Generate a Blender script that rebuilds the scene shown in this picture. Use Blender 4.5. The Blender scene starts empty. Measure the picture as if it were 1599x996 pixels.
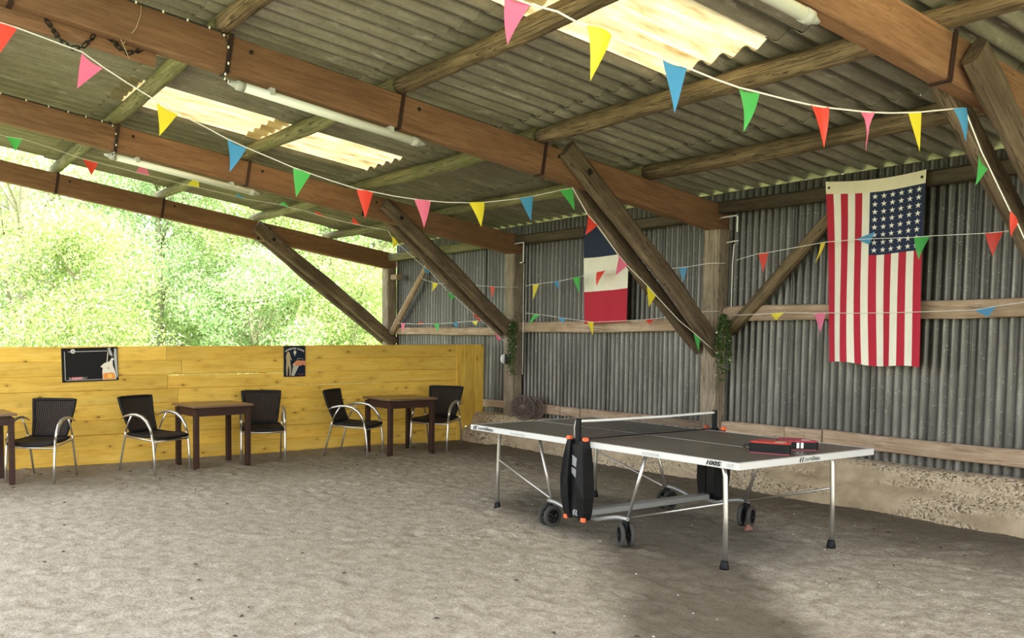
import bpy, bmesh, math, random
import numpy as np
from mathutils import Vector, Matrix, Euler
random.seed(7); rng = np.random.default_rng(7)
SC = bpy.context.scene
COL = SC.collection
R_ = math.radians

# ------------------------------------------------------------------ camera
cam_d = bpy.data.cameras.new('camera'); cam = bpy.data.objects.new('camera', cam_d); COL.objects.link(cam)
PSI, PITCH, ROLL = 0.5022, -0.0593, 0.0031
cam_d.sensor_fit = 'HORIZONTAL'; cam_d.sensor_width = 36.0
cam_d.lens = 1380.9 / 1599.0 * 36.0
cam_d.shift_x = 257.9 / 1599.0; cam_d.shift_y = 103.0 / 1599.0
cam_d.clip_start = 0.05; cam_d.clip_end = 400
fw = Vector((math.sin(PSI) * math.cos(PITCH), math.cos(PSI) * math.cos(PITCH), math.sin(PITCH)))
rt = Vector((math.cos(PSI), -math.sin(PSI), 0)); upv = rt.cross(fw)
rt2 = rt * math.cos(ROLL) + upv * math.sin(ROLL); up2 = -rt * math.sin(ROLL) + upv * math.cos(ROLL)
rotm = Matrix((rt2, up2, -fw)).transposed()
cam.matrix_world = Matrix.Translation((0, 0, 1.573)) @ rotm.to_4x4()
SC.camera = cam

# ------------------------------------------------------------------ sky, sun, exposure
world = bpy.data.worlds.new('world'); SC.world = world; world.use_nodes = True
wn = world.node_tree.nodes; wl = world.node_tree.links
sky = wn.new('ShaderNodeTexSky'); sky.sky_type = 'NISHITA'; sky.sun_disc = False
sky.sun_elevation = R_(52); sky.sun_rotation = R_(140); sky.altitude = 100; sky.air_density = 1.2; sky.dust_density = 4.0; sky.ozone_density = 1.0
wn['Background'].inputs['Strength'].default_value = 0.30
haze = wn.new('ShaderNodeMix'); haze.data_type = 'RGBA'; haze.inputs[0].default_value = 0.55; haze.inputs[7].default_value = (3.6, 3.45, 3.2, 1)   # thin bright overcast
wl.new(sky.outputs[0], haze.inputs[6]); wl.new(haze.outputs[2], wn['Background'].inputs['Color'])
sun_d = bpy.data.lights.new('sun', 'SUN'); sun_d.energy = 3.0; sun_d.angle = R_(1.2); sun_d.color = (1.0, 0.95, 0.86)
sun = bpy.data.objects.new('sun', sun_d); COL.objects.link(sun)
sun.rotation_euler = Vector((-0.42, 0.50, -0.95)).to_track_quat('-Z', 'Y').to_euler()
sun.location = (10, -10, 20)
SC.view_settings.view_transform = 'Standard'; SC.view_settings.look = 'None'
SC.view_settings.gamma = 1.0; SC.view_settings.use_curve_mapping = False
SC.view_settings.exposure = 2.05
SC.cycles.max_bounces = 10; SC.cycles.diffuse_bounces = 6; SC.cycles.transparent_max_bounces = 24
SC.cycles.transmission_bounces = 6

# ------------------------------------------------------------------ helpers
WM = {}
def link(name, mesh, mats=None, M=None, parent=None):
    o = bpy.data.objects.new(name, mesh); COL.objects.link(o)
    M = M or Matrix.Identity(4); WM[o] = M
    if parent is not None:
        o.parent = parent; o.matrix_basis = WM[parent].inverted() @ M
    else:
        o.matrix_basis = M
    if mats is not None and mesh is not None and len(mesh.materials) == 0:
        for m in (mats if isinstance(mats, (list, tuple)) else [mats]): mesh.materials.append(m)
    return o
def thing(name, label, cat, M=None, group=None):
    o = bpy.data.objects.new(name, None); COL.objects.link(o); o.empty_display_size = 0.1
    M = M if isinstance(M, Matrix) else (Matrix.Translation(M) if M is not None else Matrix.Identity(4))
    WM[o] = M; o.matrix_basis = M
    return tag(o, label, cat, group)
def tag(o, label=None, cat=None, group=None, kind=None):
    if label: o['label'] = label
    if cat: o['category'] = cat
    if group: o['group'] = group
    if kind: o['kind'] = kind
    return o
def structure(name, label=None):
    o = bpy.data.objects.new(name, None); COL.objects.link(o); WM[o] = Matrix.Identity(4); o['kind'] = 'structure'
    if label: o['label'] = label
    return o
def children(o): return list(o.children)
def copy_tree(o, M, label=None):
    def rec(a, par):
        c = a.copy(); COL.objects.link(c)
        if par is not None: c.parent = par; c.matrix_parent_inverse = a.matrix_parent_inverse
        for ch in kids.get(a, []): rec(ch, c)
        return c
    kids = {}
    for x in list(o.children_recursive): kids.setdefault(x.parent, []).append(x)
    r = rec(o, None); r.matrix_basis = M; WM[r] = M
    if label: r['label'] = label
    return r
def T(x, y, z): return Matrix.Translation((x, y, z))
def RZ(a): return Matrix.Rotation(a, 4, 'Z')

class MB:
    def __init__(s): s.v = []; s.f = []; s.sm = []; s.mi = []
    def add(s, vs, fs, smooth=False, mi=0, M=None):
        b = len(s.v)
        s.v += [tuple(M @ Vector(v)) if M is not None else tuple(v) for v in vs]
        for f in fs: s.f.append([i + b for i in f]); s.sm.append(smooth); s.mi.append(mi)
        return s
    def box(s, c, d, M=None, mi=0, ch=0.0):
        x, y, z = d[0] / 2, d[1] / 2, d[2] / 2; cx, cy, cz = c
        if ch <= 0:
            vs = [(cx + a * x, cy + b * y, cz + e * z) for e in (-1, 1) for b in (-1, 1) for a in (-1, 1)]
            fs = [(0, 2, 3, 1), (4, 5, 7, 6), (0, 1, 5, 4), (2, 6, 7, 3), (0, 4, 6, 2), (1, 3, 7, 5)]
            return s.add(vs, fs, False, mi, M)
        r = []
        for e, zz in ((-1, z), (1, z)): pass
        ring = lambda X, Y, Z: [(cx - X + ch, cy - Y, Z), (cx + X - ch, cy - Y, Z), (cx + X, cy - Y + ch, Z), (cx + X, cy + Y - ch, Z),
                                (cx + X - ch, cy + Y, Z), (cx - X + ch, cy + Y, Z), (cx - X, cy + Y - ch, Z), (cx - X, cy - Y + ch, Z)]
        ringi = lambda Z: [(cx + (v[0] - cx) * (x - ch) / x, cy + (v[1] - cy) * (y - ch) / y, Z) for v in ring(x, y, Z)]
        rings = [ringi(cz - z), ring(x, y, cz - z + ch), ring(x, y, cz + z - ch), ringi(cz + z)]
        vs = sum(rings, []); fs = [tuple(range(7, -1, -1)), tuple(range(24, 32))]
        for k in range(3):
            for i in range(8): j = (i + 1) % 8; fs.append((k * 8 + i, k * 8 + j, k * 8 + 8 + j, k * 8 + 8 + i))
        return s.add(vs, fs, False, mi, M)
    def tube(s, pts, r, n=8, mi=0, closed=False, smooth=True, caps=True, sq=1.0):
        pts = [Vector(p) for p in pts]; m = len(pts); rr = r if isinstance(r, (list, tuple)) else [r] * m
        vs = []; prev = None
        for i, p in enumerate(pts):
            if closed: t = pts[(i + 1) % m] - pts[i - 1]
            else: t = pts[min(i + 1, m - 1)] - pts[max(i - 1, 0)]
            t = t.normalized() if t.length > 1e-9 else Vector((0, 0, 1))
            if prev is None:
                a = Vector((0, 0, 1)) if abs(t.z) < 0.9 else Vector((1, 0, 0)); u = t.cross(a).normalized()
            else:
                u = prev - t * prev.dot(t); u = u.normalized() if u.length > 1e-6 else t.orthogonal().normalized()
            prev = u; w = t.cross(u)
            for k in range(n):
                a = 2 * math.pi * k / n; vs.append(p + (u * math.cos(a) + w * math.sin(a) * sq) * rr[i])
        fs = []
        for i in range(m if closed else m - 1):
            i2 = (i + 1) % m
            for k in range(n): k2 = (k + 1) % n; fs.append((i * n + k, i * n + k2, i2 * n + k2, i2 * n + k))
        s.add(vs, fs, smooth, mi)
        if caps and not closed:
            b = len(s.v) - len(vs)
            s.f.append([b + k for k in range(n - 1, -1, -1)]); s.sm.append(False); s.mi.append(mi)
            s.f.append([b + (m - 1) * n + k for k in range(n)]); s.sm.append(False); s.mi.append(mi)
        return s
    def lathe(s, prof, n=24, M=None, mi=0, smooth=True):
        vs = []; fs = []; m = len(prof)
        for k in range(n):
            a = 2 * math.pi * k / n
            for r, z in prof: vs.append((r * math.cos(a), r * math.sin(a), z))
        for k in range(n):
            k2 = (k + 1) % n
            for i in range(m - 1): fs.append((k * m + i, k2 * m + i, k2 * m + i + 1, k * m + i + 1))
        return s.add(vs, fs, smooth, mi, M)
    def prism(s, poly, z0, z1, M=None, mi=0):
        n = len(poly); vs = [(x, y, z0) for x, y in poly] + [(x, y, z1) for x, y in poly]
        fs = [tuple(range(n - 1, -1, -1)), tuple(range(n, 2 * n))] + [(i, (i + 1) % n, n + (i + 1) % n, n + i) for i in range(n)]
        return s.add(vs, fs, False, mi, M)
    def grid(s, P, smooth=True, mi=0):   # P: rows of points
        a, b = len(P), len(P[0]); vs = [p for row in P for p in row]
        fs = [(i * b + j, i * b + j + 1, (i + 1) * b + j + 1, (i + 1) * b + j) for i in range(a - 1) for j in range(b - 1)]
        return s.add(vs, fs, smooth, mi)
    def mesh(s, name):
        me = bpy.data.meshes.new(name); me.from_pydata(s.v, [], s.f)
        me.polygons.foreach_set('use_smooth', s.sm); me.polygons.foreach_set('material_index', s.mi); me.update()
        return me
    def build(s, name, mats, M=None, parent=None, local=True):
        # vertices are in the parent's local space when local=True and parent is given
        if parent is not None and M is None: M = WM[parent]
        me = s.mesh(name); 
        for m in (mats if isinstance(mats, (list, tuple)) else [mats]): me.materials.append(m)
        return link(name, me, None, M, parent)

def frame_along(p0, p1, up=(0, 0, 1)):
    p0, p1, up = Vector(p0), Vector(p1), Vector(up); x = (p1 - p0).normalized()
    y = up.cross(x).normalized(); z = x.cross(y)
    return Matrix.Translation(p0) @ Matrix((x, y, z)).transposed().to_4x4(), (p1 - p0).length
def timber_mesh(L, w, h, ch=0.012, jit=0.004, seg=0.3, bow=0.0, taper=0.0, seed=0):
    rd = random.Random(seed); n = max(2, int(L / seg) + 1); mb = MB(); vs = []
    ph = rd.random() * 6
    for i in range(n + 1):
        t = i / n; x = t * L; sc = 1 - taper * t
        oy = bow * math.sin(math.pi * t) + jit * math.sin(ph + t * 5.3); oz = jit * math.cos(ph * 1.7 + t * 6.1)
        W, H = w / 2 * sc, h / 2 * sc; c = ch
        for (y, z) in ((-W + c, -H), (W - c, -H), (W, -H + c), (W, H - c), (W - c, H), (-W + c, H), (-W, H - c), (-W, -H + c)):
            vs.append((x, y + oy + rd.uniform(-jit, jit) * .7, z + oz + rd.uniform(-jit, jit) * .7))
    fs = [tuple(range(8))[::1]] + [tuple(n * 8 + k for k in range(7, -1, -1))]
    for i in range(n):
        for k in range(8): k2 = (k + 1) % 8; fs.append((i * 8 + k, i * 8 + 8 + k, i * 8 + 8 + k2, i * 8 + k2))
    mb.add(vs, fs, False); return mb.mesh('timber')
def timber(name, p0, p1, w, h, mat, up=(0, 0, 1), parent=None, **k):
    M, L = frame_along(p0, p1, up); return link(name, timber_mesh(L, w, h, **k), mat, M, parent)
def pole_mesh(L, r, wob=0.012, n=12, seg=0.22, taper=0.1, seed=0, bow=0.0):
    rd = random.Random(seed); m = max(3, int(L / seg) + 1); vs = []; ph = rd.random() * 6; ph2 = rd.random() * 6
    lob = [1 + rd.uniform(-.07, .07) for _ in range(n)]
    for i in range(m + 1):
        t = i / m; rr = r * (1 - taper * (t - .5)) * (1 + rd.uniform(-.03, .03))
        oy = wob * math.sin(ph + t * 4.2); oz = wob * math.sin(ph2 + t * 5.1) - bow * math.sin(math.pi * t)
        for k in range(n):
            a = 2 * math.pi * k / n; q = rr * lob[k] * (1 + .05 * math.sin(ph + i * .9 + k))
            vs.append((t * L, oy + q * math.cos(a), oz + q * math.sin(a)))
    mb = MB(); fs = []
    for i in range(m):
        for k in range(n): k2 = (k + 1) % n; fs.append((i * n + k, i * n + k2, i * n + n + k2, i * n + n + k))
    mb.add(vs, fs, True)
    mb.f.append([k for k in range(n - 1, -1, -1)]); mb.sm.append(False); mb.mi.append(0)
    mb.f.append([m * n + k for k in range(n)]); mb.sm.append(False); mb.mi.append(0)
    return mb.mesh('pole')
def pole(name, p0, p1, r, mat, parent=None, **k):
    M, L = frame_along(p0, p1); return link(name, pole_mesh(L, r, **k), mat, M, parent)
_txt = {}
def text_mesh(s, size=1.0, shear=0.0, bold=0.0, align='LEFT'):
    cu = bpy.data.curves.new('text', 'FONT'); cu.body = s; cu.size = size; cu.shear = shear; cu.offset = bold; cu.align_x = align
    cu.resolution_u = 2; cu.extrude = 0.0
    o = bpy.data.objects.new('text', cu); COL.objects.link(o)
    dg = bpy.context.evaluated_depsgraph_get(); me = bpy.data.meshes.new_from_object(o.evaluated_get(dg))
    bpy.data.objects.remove(o); bpy.data.curves.remove(cu)
    return me

# ------------------------------------------------------------------ materials
class NT:
    def __init__(s, name):
        s.m = bpy.data.materials.new(name); s.m.use_nodes = True; s.t = s.m.node_tree; s.n = s.t.nodes
        s.b = s.n['Principled BSDF']; s.out = s.n['Material Output']
    def new(s, t, **kw):
        x = s.n.new('ShaderNode' + t)
        for k, v in kw.items():
            if k.startswith('i_'): x.inputs[k[2:].replace('_', ' ')].default_value = v
            else: setattr(x, k, v)
        return x
    def l(s, a, b): s.t.links.new(a, b)
    def set(s, **kw):
        for k, v in kw.items(): s.b.inputs[k.replace('_', ' ')].default_value = v
    def ramp(s, fac, stops, interp='LINEAR'):
        r = s.n.new('ShaderNodeValToRGB'); e = r.color_ramp.elements; r.color_ramp.interpolation = interp
        while len(e) < len(stops): e.new(0.5)
        for x, (p, c) in zip(e, stops): x.position = p; x.color = c if len(c) == 4 else (*c, 1)
        s.l(fac, r.inputs[0]); return r.outputs[0]
    def mix(s, fac, a, b, mode='MIX'):
        x = s.n.new('ShaderNodeMix'); x.data_type = 'RGBA'; x.blend_type = mode
        for sock, val in ((x.inputs[0], fac), (x.inputs[6], a), (x.inputs[7], b)):
            if isinstance(val, (int, float)): sock.default_value = val
            elif isinstance(val, (tuple, list)): sock.default_value = (*val, 1) if len(val) == 3 else val
            else: s.l(val, sock)
        return x.outputs[2]
    def math(s, op, a, b=None, clamp=False):
        x = s.n.new('ShaderNodeMath'); x.operation = op; x.use_clamp = clamp
        for i, val in enumerate((a, b)):
            if val is None: continue
            if isinstance(val, (int, float)): x.inputs[i].default_value = val
            else: s.l(val, x.inputs[i])
        return x.outputs[0]
    def coords(s, kind='Object', scale=(1, 1, 1), rand=True):
        tc = s.n.new('ShaderNodeTexCoord'); v = tc.outputs[kind]
        if rand:
            oi = s.n.new('ShaderNodeObjectInfo'); a = s.n.new('ShaderNodeVectorMath'); a.operation = 'MULTIPLY_ADD'
            cv = s.n.new('ShaderNodeCombineXYZ'); [s.l(oi.outputs['Random'], cv.inputs[i]) for i in range(3)]
            s.l(cv.outputs[0], a.inputs[0]); a.inputs[1].default_value = (37, 61, 23); s.l(v, a.inputs[2]); v = a.outputs[0]
        mp = s.n.new('ShaderNodeMapping'); mp.inputs['Scale'].default_value = scale; s.l(v, mp.inputs[0]); return mp.outputs[0]
    def noise(s, vec, scale, detail=4, rough=0.6, dist=0.0):
        x = s.n.new('ShaderNodeTexNoise'); x.inputs['Scale'].default_value = scale; x.inputs['Detail'].default_value = detail
        x.inputs['Roughness'].default_value = rough; x.inputs['Distortion'].default_value = dist; s.l(vec, x.inputs['Vector']); return x.outputs[0]
    def voro(s, vec, scale, out='Distance', feat='F1'):
        x = s.n.new('ShaderNodeTexVoronoi'); x.feature = feat; x.inputs['Scale'].default_value = scale; s.l(vec, x.inputs['Vector']); return x.outputs[out]
    def bump(s, h, strength=0.3, dist=0.01):
        x = s.n.new('ShaderNodeBump'); x.inputs['Strength'].default_value = strength; x.inputs['Distance'].default_value = dist
        s.l(h, x.inputs['Height']); s.l(x.outputs[0], s.b.inputs['Normal'])
    def rand(s): return s.n.new('ShaderNodeObjectInfo').outputs['Random']
    def color(s, c): s.l(c, s.b.inputs['Base Color'])

def plain(name, c, rough=0.5, metal=0.0, **kw):
    m = NT(name); m.set(Base_Color=(*c, 1), Roughness=rough, Metallic=metal, **kw); return m.m
def wood(name, dark, mid, light, grain=1.0, rough=0.75, knots=0.5, bump=0.4, vary=0.25, tint=None, tint_amt=0.0, spots=0.0, spec=0.3, cracks=0.0):
    m = NT(name); v = m.coords(scale=(1.2 * grain, 14 * grain, 14 * grain))
    n1 = m.noise(v, 1.6, 6, 0.65, 1.2); n2 = m.noise(v, 7, 5, 0.7, 0.4)
    g = m.math('ADD', m.math('MULTIPLY', n1, 0.65), m.math('MULTIPLY', n2, 0.35))
    c = m.ramp(g, [(0.28, dark), (0.5, mid), (0.72, light)])
    big = m.noise(m.coords(scale=(0.8, 2, 2)), 1.3, 3)
    c = m.mix(m.ramp(big, [(0.4, (0, 0, 0)), (0.7, (.45, .45, .45))]), c, tuple(x * .55 for x in mid))
    if knots > 0:
        vk = m.voro(m.coords(scale=(2.1, 6.5, 6.5)), 1.0)
        k = m.ramp(vk, [(0.05, (knots,) * 3), (0.16, (0, 0, 0))]); c = m.mix(k, c, tuple(x * .5 for x in dark))
    if spots > 0:
        vs = m.voro(m.coords(scale=(4.6, 9.5, 9.5)), 1.0); gate = m.ramp(m.noise(m.coords(scale=(2, 3, 3)), 2.0, 2), [(.36, (0, 0, 0)), (.42, (1, 1, 1))])
        k = m.math('MULTIPLY', m.ramp(vs, [(.08, (spots,) * 3), (.13, (0, 0, 0))]), gate); c = m.mix(k, c, tuple(x * .22 for x in dark))
        c = m.mix(m.math('MULTIPLY', m.ramp(vs, [(.15, (.35,) * 3), (.40, (0, 0, 0))]), gate), c, tuple(x * .75 for x in dark))
    if cracks > 0:                                  # long drying cracks and dark grain lines
        nc = m.noise(m.coords(scale=(.45, 9, 9)), 2.3, 3, .55, .8); band = m.math('ABSOLUTE', m.math('SUBTRACT', nc, .5))
        ck = m.ramp(band, [(.004, (cracks,) * 3), (.022, (0, 0, 0))]); c = m.mix(ck, c, tuple(x * .35 for x in dark))
        nf = m.noise(m.coords(scale=(.8, 40, 40)), 1.8, 3, .6); c = m.mix(m.ramp(nf, [(.50, (0, 0, 0)), (.68, (cracks * .7,) * 3)]), c, dark)
    if tint:
        tn = m.noise(m.coords(scale=(1, 1, 1)), 2.2, 4); c = m.mix(m.ramp(tn, [(0.42, (0, 0, 0)), (0.66, (tint_amt,) * 3)]), c, tint)
    r = m.rand(); vv = m.math('ADD', m.math('MULTIPLY', r, vary), 1 - vary / 2)
    hs = m.new('HueSaturation'); m.l(vv, hs.inputs['Value']); m.l(c, hs.inputs['Color']); m.color(hs.outputs[0])
    m.set(Roughness=rough); m.b.inputs['Specular IOR Level'].default_value = spec
    m.bump(g, bump, 0.012); return m.m
M = {}
M['rafter'] = wood('painted_brown_timber', (.125, .060, .030), (.245, .125, .066), (.34, .195, .112), grain=.5, knots=.15, bump=.25, vary=.12, cracks=.3)
M['post'] = wood('weathered_post_timber', (.14, .105, .072), (.34, .268, .195), (.52, .435, .34), knots=.5, bump=.8, tint=(.13, .10, .07), tint_amt=.6, cracks=.8)
M['brace'] = wood('dark_brace_timber', (.075, .050, .031), (.18, .128, .083), (.30, .23, .16), grain=.7, knots=.5, bump=.9, tint=(.06, .040, .024), tint_amt=.6, cracks=.9)
M['pole'] = wood('round_pole_timber', (.045, .030, .016), (.22, .155, .088), (.44, .33, .20), grain=.7, knots=.75, bump=1.0, tint=(.075, .055, .028), tint_amt=.6, cracks=.95)
M['pole_green'] = wood('mossy_pole_timber', (.06, .055, .025), (.23, .205, .11), (.42, .37, .22), grain=.7, knots=.6, bump=.9, tint=(.13, .14, .045), tint_amt=.6, cracks=.85)
M['plate'] = wood('dark_plate_timber', (.03, .022, .015), (.075, .055, .036), (.15, .115, .075), knots=.3, bump=.6)
M['rail'] = wood('pale_rail_timber', (.24, .165, .11), (.48, .35, .245), (.62, .48, .36), knots=.5, bump=.4, tint=(.24, .15, .08), tint_amt=.5, cracks=.55)
M['pine'] = wood('yellow_pine', (.60, .325, .045), (.79, .50, .085), (.87, .62, .17), grain=.5, knots=0, bump=.2, vary=.30, rough=.6, spots=.95, spec=.2)
M['darkwood'] = wood('dark_stained_wood', (.020, .009, .006), (.042, .018, .012), (.07, .030, .019), grain=.8, knots=0, bump=.1, vary=.05, rough=.5, spec=.25)
M['tablewood'] = wood('brown_tabletop_wood', (.10, .055, .030), (.17, .098, .055), (.24, .145, .085), grain=.6, knots=0, bump=.06, vary=.1, rough=.3, spec=.5)
M['strap'] = plain('rusty_strap_steel', (.045, .022, .016), .6, .4)
M['bolt'] = plain('dark_bolt', (.02, .012, .01), .6, .3)
M['black'] = plain('black_plastic', (.006, .006, .0065), .55, **{'Specular_IOR_Level': .22})
M['blackgloss'] = plain('smoked_plastic', (.010, .011, .012), .25, **{'Specular_IOR_Level': .35})
M['greymark'] = plain('grey_print', (.30, .30, .31), .4)
M['orange'] = plain('orange_plastic', (.85, .15, .05), .4)
M['alu'] = plain('brushed_aluminium', (.62, .60, .56), .32, .9)
M['steel'] = plain('grey_painted_steel', (.42, .42, .41), .35, .55)
M['trimwhite'] = plain('silver_table_trim', (.66, .66, .64), .42, .15)
M['white'] = plain('white_paint', (.80, .80, .78), .5)
M['rubber'] = plain('grey_rubber_tyre', (.060, .056, .050), .85, **{'Specular_IOR_Level': .2})
M['chain'] = plain('black_iron_chain', (.022, .020, .018), .55, .6)
M['castiron'] = plain('brown_cast_iron', (.115, .082, .068), .65, .2)
M['cord'] = plain('white_cord', (.78, .76, .70), .7)
M['cable'] = plain('black_cable', (.012, .012, .012), .5)
M['bulb'] = plain('small_clear_bulb', (.85, .83, .75), .2)
M['twine'] = plain('straw_twine', (.45, .36, .20), .8)
M['red'] = plain('red_lacquer', (.50, .045, .04), .3)
M['pinkred'] = plain('crimson_print', (.42, .05, .09), .35)
def pennant_mat(n, c):
    m = NT(n); m.set(Base_Color=(*c, 1), Roughness=.45)
    tr = m.new('BsdfTranslucent'); tr.inputs[0].default_value = (*c, 1); mx = m.new('MixShader'); mx.inputs[0].default_value = .35
    nz = m.noise(m.coords(scale=(1, 1, 1)), 18, 3); m.bump(nz, .3, .01)
    m.l(m.b.outputs[0], mx.inputs[1]); m.l(tr.outputs[0], mx.inputs[2]); m.l(mx.outputs[0], m.out.inputs[0]); return m.m
for k, c in dict(red=(.83, .07, .045), pink=(.86, .19, .34), yellow=(.88, .74, .045), blue=(.075, .33, .62), green=(.09, .52, .12)).items():
    M['p_' + k] = pennant_mat(k + '_pennant_plastic', c)
M['p_torn'] = M['p_pink']

def galv():
    m = NT('weathered_galvanised_steel'); P = m.coords('Object', (1, 1, 1), True)
    base = m.ramp(m.noise(m.coords('Object', (.4, 3, 3)), 3.0, 5, .7), [(.30, (.075, .070, .062)), (.55, (.155, .147, .134)), (.75, (.25, .24, .225))])
    P2 = m.coords('Object', (1.5, .8, 1)); fl = m.voro(P2, 50); n = m.noise(P, 13, 3)
    sp = m.math('MULTIPLY', m.ramp(fl, [(.17, (1, 1, 1)), (.30, (0, 0, 0))]), m.ramp(n, [(.50, (0, 0, 0)), (.62, (1, 1, 1))]))
    # rusty grime runs mixed with painted groove shade, darkening towards the top
    sx = m.n.new('ShaderNodeSeparateXYZ'); m.l(m.coords('Object', (1, 1, 1), False), sx.inputs[0])
    gr = m.math('COSINE', m.math('MULTIPLY', sx.outputs[1], 2 * math.pi * 11 / .848))
    st = m.noise(m.coords('Object', (.22, 7, 7)), 2.0, 4, .7)
    up = m.n.new('ShaderNodeMapRange'); m.l(sx.outputs[0], up.inputs[0]); up.inputs[1].default_value = .4; up.inputs[2].default_value = 2.4; up.inputs[3].default_value = .05; up.inputs[4].default_value = .38
    gm = m.math('ADD', m.math('MULTIPLY', gr, -.24), m.math('ADD', st, m.math('ADD', up.outputs[0], -.42)), True)
    dirt_shade = m.ramp(gm, [(.05, (0, 0, 0)), (.50, (.94, .94, .94))])
    c = m.mix(dirt_shade, base, (.036, .031, .025)); c = m.mix(m.math('MULTIPLY', sp, .62), c, (.40, .385, .345))
    ed = m.math('GREATER_THAN', m.math('ABSOLUTE', m.math('SUBTRACT', sx.outputs[1], .424)), .4135); c = m.mix(m.math('MULTIPLY', ed, .85), c, (.012, .010, .008))   # rusty sheet edge
    hs = m.new('HueSaturation'); m.l(m.math('ADD', m.math('MULTIPLY', m.rand(), .3), .85), hs.inputs['Value']); m.l(c, hs.inputs['Color']); m.color(hs.outputs[0])
    bw = m.new('RGBToBW'); m.l(dirt_shade, bw.inputs[0]); m.l(m.math('SUBTRACT', .72, m.math('MULTIPLY', bw.outputs[0], .6)), m.b.inputs['Metallic'])
    m.set(Roughness=.40); m.bump(n, .08, .01); return m.m
M['galv'] = galv()
def fibro():
    m = NT('fibre_cement'); P = m.coords('Object', (1, 1, 1), True)
    n1 = m.noise(m.coords('Object', (.8, 5, 5)), 2.4, 5, .65); n2 = m.noise(P, 34, 4, .7)
    c = m.ramp(m.math('ADD', m.math('MULTIPLY', n1, .7), m.math('MULTIPLY', n2, .3)), [(.30, (.14, .122, .092)), (.52, (.245, .222, .178)), (.74, (.36, .335, .28))])
    # shade in the upper hollow of every wave painted dark, pale lichen flecks
    sx0 = m.n.new('ShaderNodeSeparateXYZ'); m.l(m.coords('Object', (1, 1, 1), False), sx0.inputs[0])
    fl = m.math('SINE', m.math('MULTIPLY', sx0.outputs[1], 2 * math.pi * 5 / .94)); cs = m.math('COSINE', m.math('MULTIPLY', sx0.outputs[1], 2 * math.pi * 5 / .94))
    d = m.math('MULTIPLY', m.ramp(m.math('ADD', m.math('MULTIPLY', cs, .5), .5), [(.60, (0, 0, 0)), (.90, (1, 1, 1))]), m.ramp(n1, [(.25, (.5, .5, .5)), (.6, (.95, .95, .95))]))
    c = m.mix(m.math('MULTIPLY', d, .88), c, (.050, .041, .028))
    w = m.ramp(m.noise(m.coords('Object', (.7, 3, 3)), 6, 3, .6), [(.60, (0, 0, 0)), (.72, (.5, .5, .5))]); c = m.mix(w, c, (.50, .48, .42))
    # green algae, thicker towards the open gable end
    g = m.n.new('ShaderNodeNewGeometry'); sx = m.n.new('ShaderNodeSeparateXYZ'); m.l(g.outputs['Position'], sx.inputs[0])
    am = m.n.new('ShaderNodeMapRange'); m.l(sx.outputs[1], am.inputs[0]); am.inputs[1].default_value = 6.5; am.inputs[2].default_value = 12.0
    am.inputs[3].default_value = .0; am.inputs[4].default_value = .75
    al = m.math('MULTIPLY', am.outputs[0], m.ramp(m.noise(P, 2.2, 4), [(.3, (.35, .35, .35)), (.65, (1, 1, 1))]))
    c = m.mix(al, c, m.mix(.5, c, (.21, .21, .05)))
    hs = m.new('HueSaturation'); m.l(m.math('ADD', m.math('MULTIPLY', m.rand(), .26), .87), hs.inputs['Value']); m.l(c, hs.inputs['Color']); m.color(hs.outputs[0])
    m.set(Roughness=.85); m.bump(n2, .35, .006); return m.m
M['fibro'] = fibro()
def skylight_mat():
    m = NT('translucent_skylight_sheet'); P = m.coords('Object', (.9, 6, 6)); n = m.noise(P, 2.2, 5, .7)
    c = m.ramp(n, [(.28, (.36, .26, .125)), (.42, (.58, .51, .345)), (.60, (.70, .65, .49))])
    m.color(c); m.set(Roughness=.5)
    tr = m.new('BsdfTranslucent'); m.l(c, tr.inputs[0]); mx = m.new('MixShader'); mx.inputs[0].default_value = .75
    m.l(m.b.outputs[0], mx.inputs[1]); m.l(tr.outputs[0], mx.inputs[2]); m.l(mx.outputs[0], m.out.inputs[0]); return m.m
M['skylight'] = skylight_mat()
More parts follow.
